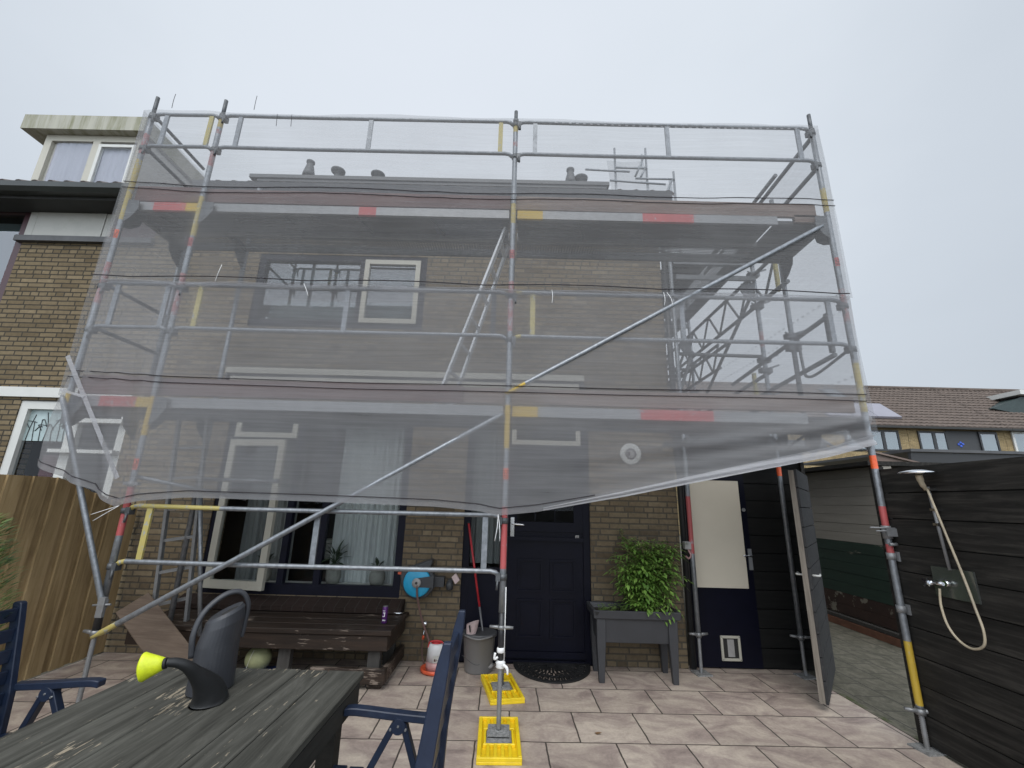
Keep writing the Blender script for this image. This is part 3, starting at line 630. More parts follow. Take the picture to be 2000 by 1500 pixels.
# ------------------------------------------------------------------ shed right of the house
shed = thing('annex_shed', 'black boarded shed with a navy door joined to the house corner', 'shed', (2.6, 5.3, 0))
b = MB()
for k in range(12):
    z0 = .02 + k * .19; b.prism([(2.70, 5.235, z0), (2.70, 5.225, z0 + .182), (2.70, 5.26, z0 + .182), (2.70, 5.26, z0)], (.72, 0, 0))
b.box(1.98, 3.42, 5.262, 5.40, 2.05, 2.30); b.box(2.0, 3.40, 5.264, 5.30, 0, 2.05); b.build('wall', 'blackwood_x', shed)
b = MB(); b.box(1.97, 3.55, 4.95, 7.5, 2.31, 2.40); b.build('roof', 'fascia', shed)
b = MB(); b.box(3.38, 3.42, 5.2, 7.4, 0, 2.3); b.build('side_wall', 'blackwood', shed)
d = MB(); d.box(1.99, 2.70, 5.225, 5.255, .015, 2.02); sdoor = d.build('shed_door', 'navy', shed)
b = MB(); b.box(2.025, 2.625, 5.208, 5.2245, .79, 1.94); b.build('door_panel', 'creampanel', sdoor)
b = MB(); b.box(2.66, 2.70, 5.212, 5.224, .98, 1.20); b.build('handle_plate', 'alu_dull', sdoor)
b = MB(); b.tube(curve([(2.68, 5.215, 1.13), (2.68, 5.17, 1.13), (2.64, 5.165, 1.13), (2.58, 5.17, 1.128)], 5), .009, 10); b.build('handle', 'chrome', sdoor)
b = MB(); b.lathe([(.02, 0), (.02, .01)], (2.665, 5.224, 1.62), 14, rot=rx); b.build('lock_ring', 'alu_dull', sdoor)
b = MB(); b.frame(2.265, 2.475, .08, .32, 5.205, 5.2245, .026); cf = b.build('cat_flap', 'cream', sdoor, bevel=.004)
b = MB(); b.box(2.292, 2.448, 5.216, 5.222, .107, .293, 0); b.build('flap_opening', 'interior', sdoor)
b = MB(); b.box(2.335, 2.405, 5.210, 5.2155, .12, .285); b.build('flap', 'lightgrey', sdoor)
for x in (2.277, 2.463):
    for z in (.093, .307):
        b = MB(); b.lathe([(.005, 0), (.004, .003)], (x, 5.205, z), 8, rot=rx); b.build('screw', 'dark_steel', sdoor)
jb = thing('junction_box', 'small grey socket box on the black post left of the shed door', 'socket', (1.93, 5.1, 1.2))
b = MB(); b.box(1.90, 1.975, 5.05, 5.125, 1.19, 1.27); b.build('box', 'lightgrey', jb, bevel=.006)
b = MB(); b.tube(curve([(1.94, 5.07, 1.19), (1.955, 5.05, 1.13), (1.93, 5.05, 1.10), (1.905, 5.07, 1.12)], 5), .009, 8); b.build('plug_lead', 'pinkish', jb)

# gate leaf standing open
gt = thing('garden_gate', 'tall black boarded gate standing open, seen almost edge on', 'gate', (2.68, 4.26, 0))
gn, gf = Vector((2.68, 4.26, 0)), Vector((3.36, 5.14, 0)); gd = (gf - gn).normalized(); gp = Vector((gd.y, -gd.x, 0)); Lg = (gf - gn).length
b = MB()
for k in range(11):
    z0 = .06 + k * .178; b.obox(gn + gd * Lg / 2 + gp * .022 + Vector((0, 0, z0 + .086)), gd * Lg / 2, gp * .010, Vector((0, 0, .085)))
b.build('boards', 'gatewood', gt)
b = MB(); b.obox(gn + gd * .024 - gp * .012 + Vector((0, 0, 1.03)), gd * .024, gp * .022, Vector((0, 0, .97))); b.build('edge_post', 'gate_post', gt)
for z in (.2, 1.0, 1.9):
    b = MB(); b.obox(gn + gd * (Lg / 2 + .025) - gp * .012 + Vector((0, 0, z)), gd * (Lg / 2 - .03), gp * .02, Vector((0, 0, .05))); b.build('rail', 'blackwood', gt)
b = MB()
for s in (-1, 1):
    p = gn + gd * .10 + gp * (.035 * s) + Vector((0, 0, 1.06)); b.tube(curve([p, p + gp * .05 * s, p + gp * .055 * s + gd * .05, p + gp * .05 * s + gd * .12], 5), .009, 8)
b.build('handle', 'white', gt)
# paintwork wall on the far side of the alley
pw = thing('painted_shed', 'old boarded shed wall painted white above green and red brown along the alley', 'shed', (5.1, 7.0, 0))
b = MB()
def band(z0, z1, n, mi):
    h = (z1 - z0) / n
    for k in range(n): b.box(5.0 + .003 * (k % 2), 5.12, 6.0, 12, z0 + k * h + .003, z0 + (k + 1) * h, mi)
band(.30, .46, 1, 2); band(.16, .30, 1, 2); band(.46, 1.20, 5, 1); band(1.20, 2.24, 8, 0); b.box(5.03, 5.12, 6.02, 12, .10, 2.24, 3)
M['wall_white'] = plain('old_white_boards', (.30, .275, .235), .8, 0, .12, 3, (1, .4, 4), .1, dirt=(.14, .13, .11), dirtscale=4, dirtpos=(.6, .75))
M['wall_green'] = plain('old_green_boards', (.014, .034, .022), .7, 0, .25, 4, (1, .5, 3), .1, dirt=(.22, .21, .16), dirtscale=5, dirtpos=(.64, .68))
M['wall_red'] = plain('flaking_red_boards', (.035, .016, .010), .8, 0, .3, 6, (1, 1, 1), .1, dirt=(.20, .18, .14), dirtscale=4.5, dirtpos=(.57, .6))
M['gap'] = plain('pale_board_joint', (.20, .19, .16), .8)
b.build('boarded_wall', ['wall_white', 'wall_green', 'wall_red', 'gap'], pw)
b = MB(); b.box(4.93, 5.0, 6.0, 12, .0, .09, 0); b.build('plinth', plain('terracotta_plinth', (.16, .07, .04), .8, 0, .3, 6), pw)
b = MB(); b.box(4.94, 4.999, 6.0, 12, .10, .145); b.build('ledge', 'greypost', pw)
b = MB(); b.box(4.8, 7.0, 5.98, 12, 2.245, 2.30); b.build('roof', 'blackwood', pw)

# ------------------------------------------------------------------ right garden fence
fr = thing('black_fence', 'black stained horizontal board fence on the right with a shower on it', 'fence', (3.08, 2, 0))
b = MB()
for k in range(10):
    z0 = .02 + k * .196; b.box(3.055 + .004 * math.sin(k * 2.1), 3.085, -.6, 3.72, z0 + .004, z0 + .192)
b.build('boards', 'blackwood', fr)
b = MB(); b.box(3.087, 3.10, -.6, 3.70, .02, 1.97); b.build('backing', 'soffit', fr)
b = MB(); b.box(3.04, 3.11, 3.722, 3.79, 0, 2.0); b.build('end_post', 'blackwood', fr)
# outdoor shower
sh = thing('outdoor_shower', 'outdoor shower with a round head and looping beige hose on the black fence', 'shower', (3.03, 3.3, 1.1))
b = MB(); b.lathe([(.004, .02), (.05, .018), (.105, .004), (.112, -.004), (.10, -.010), (.02, -.012)], (2.93, 3.22, 1.915), 32); b.build('shower_head', 'chrome', sh)
b = MB(); b.tube(curve([(2.94, 3.225, 1.90), (2.955, 3.23, 1.84), (2.99, 3.245, 1.80)], 5), .014, 12, rs=[.021] * 4 + [.017] * 4 + [.013] * 3); b.build('head_arm', 'hose_beige', sh)
b = MB(); b.tube([(3.01, 3.25, 1.82), (3.03, 3.24, 1.26)], .010, 12); rs_ = b.build('riser', 'alu_dull', sh)
for z in (1.80, 1.66, 1.56):
    b = MB(); b.box(3.0, 3.055, 3.225, 3.262, z - .009, z + .009); b.build('clip', 'chrome', sh)
b = MB(); b.box(3.036, 3.050, 3.09, 3.39, 1.075, 1.27); b.build('mixer_plate', 'steelplate', sh)
b = MB(); b.tube([(3.036, 3.36, 1.16), (2.98, 3.37, 1.16)], .016); b.tube([(3.036, 3.27, 1.17), (3.0, 3.27, 1.17)], .020); b.tube([(3.0, 3.37, 1.16), (3.0, 3.28, 1.165)], .012)
for a in range(4): b.bar((2.975, 3.375, 1.16), (2.97, 3.375 + .035 * math.cos(a * PI / 2 + .6), 1.16 + .035 * math.sin(a * PI / 2 + .6)), .011, .011)
b.build('valve', 'chrome', sh)
b = MB(); b.tube(curve([(2.995, 3.31, 1.13), (2.99, 3.32, 1.02), (2.99, 3.30, .90), (2.99, 3.24, .825), (2.99, 3.16, .80), (2.99, 3.08, .84), (2.99, 3.06, .93), (3.0, 3.09, 1.05), (3.01, 3.13, 1.22), (3.0, 3.18, 1.50), (2.985, 3.23, 1.80)], 8), .0075, 10); b.build('hose', 'hose_beige', sh)

# ------------------------------------------------------------------ left fence
fl = thing('wooden_fence', 'brown board on board wooden fence between the gardens on the left', 'fence', (-4.2, 3, 0))
def ftop(y): return interp(y, [0, 4.18, 4.95, 5.2], [1.75, 1.75, 1.50, 1.46])
b = MB(); y = .8; k = 0
while y < 5.12:
    w = .135; x = -4.2 if k % 2 == 0 else -4.222; y1 = min(y + w, 5.16)
    b.prism([(x, y, .03), (x, y1, .03), (x, y1, ftop(y1)), (x, y, ftop(y))], (-.02, 0, 0)); y += .105; k += 1
b.build('boards', 'fencewood', fl)
b = MB(); b.box(-4.262, -4.244, .8, 5.15, .3, .38); b.box(-4.262, -4.244, .8, 5.15, 1.2, 1.28); b.build('rail', 'fencewood', fl)
# conifer at the left edge
sb = thing('conifer_shrub', 'bright green feathery conifer at the left edge in front of the wooden fence', 'shrub', (-2.87, 2.42, 0))
b = MB(); b.tube([(-2.87, 2.42, 0), (-2.87, 2.42, 1.35)], .03, 8, rs=[.035, .012]); b.build('trunk', 'greypost', sb)
b = MB(); rnd = random.Random(4)
for k in range(5200):
    z = rnd.uniform(.12, 1.55); rr = .27 * (1 - abs((z - .9) / .85) ** 2.2 * .8) * math.sqrt(rnd.uniform(.25, 1)) ; a = rnd.uniform(0, 2 * PI)
    p = Vector((-2.87 + rr * math.cos(a), 2.42 + rr * math.sin(a), z * .95)); leaf(b, p, (math.cos(a), math.sin(a), rnd.uniform(.4, 1.6)), (0, 0, 1), rnd.uniform(.03, .07), .016)
b.build('crown', 'conifer', sb)

# ------------------------------------------------------------------ neighbour's house (left)
nb = thing('neighbour_house', 'neighbouring tan brick house on the left with a white roof dormer', 'house', (-7, 5.2, 0))
nh = [(-8.6, -6.66, 3.0, 5.40), (-6.66, -4.9, 4.92, 5.41), (-5.98, -4.62, 0, 2.68)]
face_with_holes(-11, HX0 - .002, 0, 5.42, YW + .001, nh).build('front_wall', 'brick_nb', nb)
b = MB(); b.box(-10.9, HX0 - .2, 5.9, 5.92, 0, 5.4); b.build('interior', 'interior', nb)
b = MB(); b.box(-11, -4.62, 5.17, 5.23, 2.72, 2.84); b.build('lintel_band', 'white', nb)
tile_roof(-11, HX0 - .003, 4.80, 5.45, 8.8, 8.40, 'roof', 'tiles', nb)
b = MB(); b.prism([(-11, 4.88, 5.42), (-11, 8.8, 8.30), (-11, 12.7, 5.42)], (6.78, 0, 0)); b.build('roof_underlay', 'soffit', nb)
b = MB(); b.prism([(-11, 4.80, 5.34), (-11, 4.75, 5.38), (-11, 4.74, 5.445), (-11, 4.77, 5.455), (-11, 4.90, 5.455), (-11, 4.90, 5.34)], (6.79, 0, 0)); b.build('gutter', 'darkgutter', nb)
b = MB(); b.box(-11, HX0 - .01, 4.9, YW - .004, 5.30, 5.36); b.build('soffit', 'soffit', nb)
# upper strip: red framed window and white panels
w = MB(); w.frame(-8.6, -6.66, 3.0, 5.40, 5.21, 5.30, .10); wn = w.build('tall_window', 'maroon', nb)
b = MB(); b.box(-8.5, -6.76, 5.262, 5.268, 3.1, 5.3); b.build('pane', 'glass_up', wn)
b = MB(); b.box(-8.4, -6.9, 5.35, 5.36, 5.08, 5.22); b.build('blind_rail', 'offwhite', wn)
b = MB(); b.box(-6.66, -6.56, 5.19, 5.26, 4.92, 5.40); b.box(-6.55, -5.62, 5.185, 5.25, 4.92, 5.40); b.box(-5.61, -5.50, 5.19, 5.26, 4.92, 5.40); b.build('white_panel', 'offwhite', nb)
b = MB(); b.box(-5.49, -4.9, 5.20, 5.30, 4.92, 5.40); b.build('red_panel', 'maroon', nb)
b = MB(); b.box(-6.72, -4.88, 5.14, 5.26, 4.84, 4.918); b.build('lead_sill', 'lead', nb)
# ground floor window and door
w = MB(); w.frame(-5.98, -4.62, .0, 2.68, 5.215, 5.29, .10); w.box(-5.34, -5.22, 5.215, 5.29, .1, 2.58); wd = w.build('lower_window', 'white', nb)
b = MB(); b.box(-5.88, -5.34, 5.262, 5.266, 2.20, 2.58); b.build('leaded_pane', 'leaded', wd)
b = MB()
rl = random.Random(5)
for k in range(7):
    x = -5.85 + .075 * k + rl.uniform(-.02, .02); hh = rl.uniform(.2, .36); b.tube(curve([(x, 5.259, 2.2), (x + rl.uniform(-.02, .02), 5.259, 2.2 + hh * .5), (x + rl.uniform(-.05, .05), 5.259, 2.2 + hh)], 4), .004, 5)
    leaf_pts = [(x, 5.258, 2.2 + hh * .5), (x + rl.choice((-.05, .05)), 5.258, 2.2 + hh * .75), (x + rl.choice((-.08, .08)), 5.258, 2.2 + hh * .7)]; b.tube(curve(leaf_pts, 4), .004, 5)
b.build('lead_line', 'darkframe', wd)
b = MB(); b.box(-5.88, -5.34, 5.262, 5.268, .1, 2.19); b.box(-5.20, -4.72, 5.262, 5.268, .1, 2.58); b.build('pane', 'glass', wd)
b = MB(); b.box(-5.62, -5.36, 5.31, 5.34, .2, 2.04); b.build('red_door', plain('dark_red_paint', (.06, .006, .010), .4), wd)
b = MB(); b.box(-5.4, -4.64, 5.12, 5.214, 2.06, 2.10); b.box(-5.25, -4.64, 5.14, 5.214, 2.42, 2.47); b.build('shelf', 'white', wd)
# dormer
DX0, DX1, DY = -6.90, -5.40, 5.22
d = MB(); d.box(DX0, DX1 - .002, DY + .02, 7.9, 5.5, 6.56); dn = d.build('dormer', 'offwhite', nb)
b = MB(); b.box(DX0 - .22, DX1 + .04, DY - .14, 6.95, 6.60, 6.84); b.build('dormer_fascia', 'moss', dn)
b = MB(); b.frame(DX0 + .06, DX1, 5.58, 6.595, DY - .03, DY + .018, .10); b.box(-6.14, -6.03, DY - .03, DY + .018, 5.68, 6.495); dw = b.build('dormer_window', 'cream', dn)
b = MB(); b.frame(-6.03, -5.50, 5.68, 6.44, DY - .045, DY - .005, .045); b.build('dormer_casement', 'white', dn)
b = MB(); b.box(-6.66, -6.14, DY - .012, DY - .008, 5.68, 6.495); b.box(-5.985, -5.545, DY - .030, DY - .026, 5.73, 6.395); b.build('dormer_pane', 'glass_clear', dn)
drape(-6.7, -5.45, 5.6, 6.54, DY + .008, 10, .004, 'dormer_curtain', plain('lilac_curtain', (.31, .31, .36), .9, 0, .06, 3, (8, 1, .3)), dn)
b = MB(); b.prism([(-9.2, 5.6, 6.02), (-7.6, 5.6, 6.04), (-7.15, 5.6, 5.86), (-9.2, 5.6, 5.82)], (0, .3, 0)); b.build('skylight', 'white', nb)
b = MB(); b.bar((-9.2, 5.58, 6.05), (-7.6, 5.58, 6.06), .05, .05); b.bar((-7.6, 5.58, 6.06), (-7.05, 5.58, 5.80), .05, .05); b.build('skylight_frame', 'maroon', nb)

# ------------------------------------------------------------------ main scaffold
YO, YI = 3.70, 4.48
XO, X2, XC, XR = -3.85, -3.12, -.05, 3.02
ZD1, ZD2 = 2.44, 4.41
RP = .0245
sf = thing('scaffold', 'two storey galvanised tube scaffold in front of the brick house', 'scaffold', (XC, YO, 0))
PM = ['galv', 'yellow', 'red', 'orange_tape', 'black_steel', 'yellow_pale', 'red_faded', 'yellow_faded']
def upright(x, y, z0, z1, bands, parent, r=RP, name='upright'):
    # bands: (z low, z high, material index)
    cuts = {z0, z1}
    for a, c, _ in bands: cuts |= {max(z0, min(z1, a)), max(z0, min(z1, c))}
    zs = sorted(cuts); pts = []; mis = []
    for i in range(len(zs) - 1):
        mid = (zs[i] + zs[i + 1]) / 2; mi = 0
        for a, c, k in bands:
            if a < mid < c: mi = {2: 6, 1: 7}.get(k, k) if mid > 2.46 else k
        pts.append((x, y, zs[i])); mis.append(mi)
    pts.append((x, y, zs[-1])); mis.append(mis[-1])
    b = MB(); b.tube(pts, r, 16, mis=mis); return b.build(name, PM, parent)
def spigot(x, y, z0, z1, parent):
    b = MB(); b.tube([(x, y, z0), (x, y, z1)], .0185, 12); b.tube([(x, y, z0 - .01), (x, y, z0 + .03)], .029, 14); return b.build('spigot', 'dark_steel', parent)
def sticker(x, y, z, up, mat='orange_tape'):
    b = MB(); n = 8
    for i in range(n):
        a0 = -PI / 2 - 1.0 + 2.0 * i / n; a1 = -PI / 2 - 1.0 + 2.0 * (i + 1) / n; r = RP + .0015
        b.add([(x + r * math.cos(a), y + r * math.sin(a), zz) for a, zz in ((a0, z - .045), (a1, z - .045), (a1, z + .045), (a0, z + .045))], [(0, 1, 2, 3)])
    s = b.build('safety_sticker', mat, up)
    b = MB(); r = RP + .003
    for k in range(14):
        if k in (3, 4): continue
        a0, a1 = 2 * PI * k / 14, 2 * PI * (k + 1) / 14; q = []
        for rad, a in ((.013, a0), (.019, a0), (.019, a1), (.013, a1)):
            th = -PI / 2 + rad * math.cos(a) / r; q.append((x + r * math.cos(th), y + r * math.sin(th), z + .014 + rad * math.sin(a)))
        b.add(q, [(0, 1, 2, 3)])
    for zz, w in ((-.016, .6), (-.030, .75)):
        for k in range(4):
            t0 = -PI / 2 - w + 2 * w * k / 4; t1 = t0 + 2 * w / 4 * .72
            b.add([(x + r * math.cos(t), y + r * math.sin(t), z + zz + h) for t, h in ((t0, -.004), (t1, -.004), (t1, .004), (t0, .004))], [(0, 1, 2, 3)])
    b.build('sticker_mark', 'sticker_mark', up)
u = upright(XO, YO, 2.34, 5.43, [(4.18, 4.88, 1), (4.95, 5.2, 2), (3.3, 3.72, 2), (2.36, 2.46, 1)], sf); sticker(XO, YO, 4.02, u); spigot(XO, YO, 5.43, 5.68, sf)
u = upright(X2, YO, .83, 5.44, [(2.10, 2.44, 1), (1.30, 1.72, 2), (4.02, 4.46, 1), (3.2, 3.62, 2), (5.30, 5.44, 1), (5.22, 5.27, 2), (4.82, 5.02, 2)], sf); sticker(X2, YO, 1.86, u); sticker(X2, YO, 3.95, u, 'red'); spigot(X2, YO, 5.44, 5.66, sf)
u = upright(XC, YO, .82, 5.46, [(2.07, 2.44, 1), (1.13, 1.60, 2), (4.24, 4.46, 1), (3.12, 3.62, 2), (5.32, 5.46, 1), (5.14, 5.2, 2)], sf); sticker(XC, YO, 1.86, u); sticker(XC, YO, 3.90, u, 'red'); spigot(XC, YO, 5.46, 5.60, sf)
u = upright(XR, YO, .26, 5.42, [(.28, .70, 1), (1.29, 1.39, 2), (1.46, 1.68, 2), (1.98, 2.09, 3), (2.46, 2.9, 1), (3.3, 3.62, 2), (4.45, 4.72, 1)], sf); sticker(XR, YO, 3.90, u, 'red'); spigot(XR, YO, 5.42, 5.64, sf)
for x, z0 in ((X2, .5), (XC, .5), (XR, 2.26)): upright(x, YI, z0, 5.2, [], sf)
upright(XO, YI, 2.36, 5.15, [], sf)
upright(XC, YI, .07, .5, [(.3, .6, 4)], sf)
# base jacks
def jack(x, y, ztop, znut, pad, black=True, parent=sf, plate=True, turn=None):
    b = MB(); n = max(20, int((znut - pad) / .008)); pts = []; rs = []
    z = pad + .01
    while z < znut: pts.append((x, y, z)); rs.append(.0185 if len(pts) % 2 else .0155); z += .0065
    pts.append((x, y, znut)); rs.append(.0185); b.tube(pts, .017, 12, rs=rs)
    j = b.build('base_jack', 'alu_dull', parent)
    if black:
        b = MB(); b.tube([(x, y, znut), (x, y, ztop + .02)], .0265, 14); b.build('sleeve', 'black_steel', j)
    a = random.uniform(-.3, .3) if turn is None else turn; b = MB(); b.lathe([(.031, znut - .02), (.033, znut + .02)], (x, y, 0), 14)
    for s in (-1, 1): b.tube([(x, y, znut), (x + .10 * s * math.cos(a), y + .10 * s * math.sin(a), znut + .008)], .012, 10, rs=[.018, .011])
    b.build('wing_nut', 'alu', j)
    if plate:
        b = MB(); b.obox((x, y, pad + .006), (.078, .01, 0), (-.01, .078, 0), (0, 0, .006)); b.build('base_plate', 'concrete', j)
    return j
jack(X2, YO, .83, .60, .0); jack(XR, YO, .26, .24, .0, False); jack(XC, YI, .5, .30, .045, False, turn=1.5)
# centre outer jack: black sleeve with the wing nut high up, white rag tied below
b = MB(); pts = []; rs = []; z = .055
while z < .46: pts.append((XC, YO, z)); rs.append(.0185 if len(pts) % 2 else .0155); z += .0065
b.tube(pts, .017, 12, rs=rs); j = b.build('base_jack', 'alu_dull', sf)
b = MB(); b.tube([(XC, YO, .46), (XC, YO, .84)], .0222, 14); b.build('sleeve', 'black_steel', j)
b = MB(); b.lathe([(.027, .70), (.027, .73)], (XC, YO, 0), 14)
for s in (-1, 1): b.tube([(XC, YO, .715), (XC + .09 * s, YO - .01 * s, .717)], .011, 10, rs=[.015, .010])
b.build('wing_nut', 'alu', j)
b = MB(); b.obox((XC, YO, .046), (.078, 0, 0), (0, .078, 0), (0, 0, .006)); b.build('base_plate', 'concrete', j)
b = MB(); b.lathe([(.026, .545), (.030, .55), (.029, .575), (.025, .58)], (XC, YO, 0), 14); b.lathe([(.024, .44), (.033, .45), (.028, .465), (.035, .48), (.025, .495)], (XC, YO, 0), 12, sx=1.1); b.tube(curve([(XC + .02, YO - .02, .47), (XC + .05, YO - .03, .45), (XC + .055, YO - .035, .41)], 4), .012, 8, rs=[.016, .014, .012, .012, .011, .010, .009, .008, .006]); b.tube(curve([(XC - .02, YO - .02, .52), (XC - .045, YO - .03, .51), (XC - .04, YO - .03, .55)], 4), .009, 8); b.build('rag', 'tie', j)
b = MB(); b.tube([(XC + .027, YO - .012, .5), (XC + .027, YO - .012, 1.0)], .004, 6); b.build('cable', 'tie', j)
# rails between uprights
def guard_frame(xa, xb, zt, zb, mt=0, ms=(0, 0, 0), parent=sf, yy=YO, ends=None):
    b = MB(); s = .05; mats = ['galv', 'yellow', 'red', 'orange_tape', 'black_steel', 'yellow_pale']
    for z, drop in ((zt, .035), (zb, .035)):
        L_ = xb - xa; p = [(xa + .028, yy, z - drop), (xa + .06, yy - .004, z - .008), (xa + .10, yy - .004, z)]
        q = [(xb - .10, yy - .004, z), (xb - .06, yy - .004, z - .008), (xb - .028, yy, z - drop)]
        mid = [(xa + L_ * .25, yy - .004, z - .004), (xa + L_ * .33, yy - .004, z - .005)]; mis = [0] * 8
        if ends: mis = [ends[0], ends[0], ends[0] if z == zt and ends[0] == 5 and zt < 2 else 0, 0, 0, 0, ends[1], ends[1]]
        b.tube(p + mid + q, .0185, 12, mis=mis)
    r = b.build('guard_rail', mats, parent)
    for f, mi in zip((.066, .51, .95) if xb - xa > 1.5 else (.22, .86), ms):
        x = xa + (xb - xa) * f; b = MB(); b.box(x - .022, x + .022, yy - .012, yy + .006, zb + .012, zt - .012); b.build('spacer', mats[mi], r)
    return r
guard_frame(X2, XC, 5.46, 5.06, ms=(0, 0, 5)); guard_frame(XC, XR, 5.46, 5.06, ms=(0, 0, 0)); guard_frame(XO, X2, 5.46, 5.06, ms=(0, 5))
guard_frame(X2, XC, 3.51, 3.08, ms=(5, 0, 4)); guard_frame(XC, XR, 3.51, 3.08, ms=(5, 0, 0), ends=(5, 0)); guard_frame(XO, X2, 3.51, 3.08, ms=(0, 0))
guard_frame(X2, XC, 1.53, 1.11, ms=(5, 0, 0), ends=(5, 0))
# couplers at the uprights
def couplers(x, y, zs, side=1, parent=sf):
    for z in zs:
        b = MB(); b.box(x + side * .02, x + side * .055, y - .03, y + .03, z - .03, z + .028); b.tube([(x + side * .04, y - .03, z - .02), (x + side * .045, y - .04, z - .09)], .009, 8); b.lathe([(.032, z - .022), (.032, z + .022)], (x, y, 0), 14)
        b.build('coupler', 'dark_steel', parent)
for x in (X2, XC): couplers(x, YO, [5.42, 5.02, 3.47, 3.04], 1)
couplers(XR, YO, [5.40, 5.0, 3.45, 3.03], -1); couplers(XO, YO, [5.42, 5.02, 3.47, 3.04], 1)
couplers(X2, YO, [1.49, 1.07], 1); couplers(XC, YO, [1.49, 1.07], -1)
# wedge couplers low on the right upright
def wedge(x, y, z):
    b = MB(); b.obox((x + .055, y - .02, z), (.03, 0, 0), (0, .022, 0), (0, 0, .035)); b.bar((x + .07, y - .03, z + .02), (x + .115, y - .035, z - .11), .03, .018); b.lathe([(.032, z - .025), (.032, z + .025)], (x, y, 0), 14); return b.build('wedge_coupler', 'alu_dull', sf)
wedge(XR, YO, 1.30); wedge(XR, YO, .92)
b = MB(); z = 1.48; b.lathe([(.033, z - .05), (.033, z + .05)], (XR, YO, 0), 14); b.tube([(XR - .16, YO - .04, z + .035), (XR + .12, YO - .04, z + .03)], .006, 8); b.tube([(XR - .12, YO - .045, z + .01), (XR + .10, YO - .045, z + .01)], .005, 8)
b.tube(curve([(XR + .09, YO - .04, z + .06), (XR + .11, YO - .05, z - .02), (XR + .10, YO - .05, z - .08), (XR + .075, YO - .05, z - .07), (XR + .08, YO - .05, z)], 5), .009, 8); b.box(XR - .04, XR + .04, YO - .055, YO - .03, z - .03, z + .03); b.tube([(XR - .03, YO - .04, z - .09), (XR + .03, YO - .04, z - .09)], .012, 8); b.build('bolt_coupler', 'alu_dull', sf)
# braces
def brace(a, c, label=None, ends=(0, 0)):
    a, c = Vector(a), Vector(c); b = MB(); d = c - a
    b.tube([a, a + d * .012, a + d * .02, a + d * .055, a + d * .056, a + d * .98, a + d * .988, c], .021, 14, rs=[.012, .014, .021, .021, .021, .021, .014, .012], mis=[ends[0]] * 3 + [0] * 3 + [ends[1]] * 2); return b.build('brace', PM, sf)
brace((XC - .02, YO - .05, 2.53), (XR - .10, YO - .05, 4.27), ends=(1, 0)); brace((X2 + .02, YO - .05, .58), (XC - .03, YO - .05, 2.36), ends=(5, 0))
br = brace((XO - .03, YO - .03, 2.42), (X2 + .045, YO - .05, .80))
b = MB(); b.box(X2 + .02, X2 + .07, YO - .07, YO - .045, .72, .86); b.tube([(X2 - .03, YO - .05, .80), (X2 + .11, YO - .055, .81)], .008, 8); b.lathe([(.034, .77), (.034, .83)], (X2, YO, 0), 14); b.build('coupler', 'alu_dull', sf)
b = MB(); b.lathe([(.033, 1.68), (.033, 1.72)], (X2, YO, 0), 14); b.box(X2 - .06, X2 + .06, YO - .02, YO + .02, 1.69, 1.715); b.build('coupler', 'alu_dull', sf)
# inner frame cross pieces near the ladder
b = MB(); b.tube([(X2, YI, 1.78), (X2 + .8, YI, 1.78)], .02); b.build('ledger', 'galv', sf)
b = MB(); b.tube([(X2, YO + .03, 1.76), (X2 + .50, YI, 1.60)], .018); b.build('plan_brace', 'galv', sf)
b = MB(); b.tube([(X2 + .12, YI - .1, 1.6), (X2 + .34, YI - .06, .4)], .018); b.build('stay_tube', 'galv', sf)
# transoms and gusset plates at deck heights
for x in (XO, X2, XC, XR):
    for zd in (ZD1, ZD2):
        b = MB(); b.box(x - .024, x + .024, YO + .02, YI - .02, zd - .085, zd - .02); tr = b.build('transom', 'dark_steel', sf)
        b = MB()
        for yy, s in ((YO + .02, 1), (YI - .02, -1)):
            o = [(x - .004, yy, zd - .09), (x - .004, yy + s * .19, zd - .09), (x - .004, yy + s * .17, zd - .17), (x - .004, yy + s * .09, zd - .25), (x - .004, yy, zd - .30)]; b.prism(o, (.008, 0, 0))
        b.build('gusset', 'dark_steel', tr)
for x, zd in ((XO, ZD1), (X2, ZD1), (X2, ZD2), (XR, ZD2), (XO, ZD2)):
    s = 1 if x < 0 else -1
    b = MB(); b.prism([(x, YO - .012, zd), (x + s * .13, YO - .012, zd - .01), (x + s * .14, YO - .012, zd - .10), (x + s * .08, YO - .012, zd - .20), (x, YO - .012, zd - .27)], (0, .008, 0)); b.build('gusset', 'dark_steel', sf)
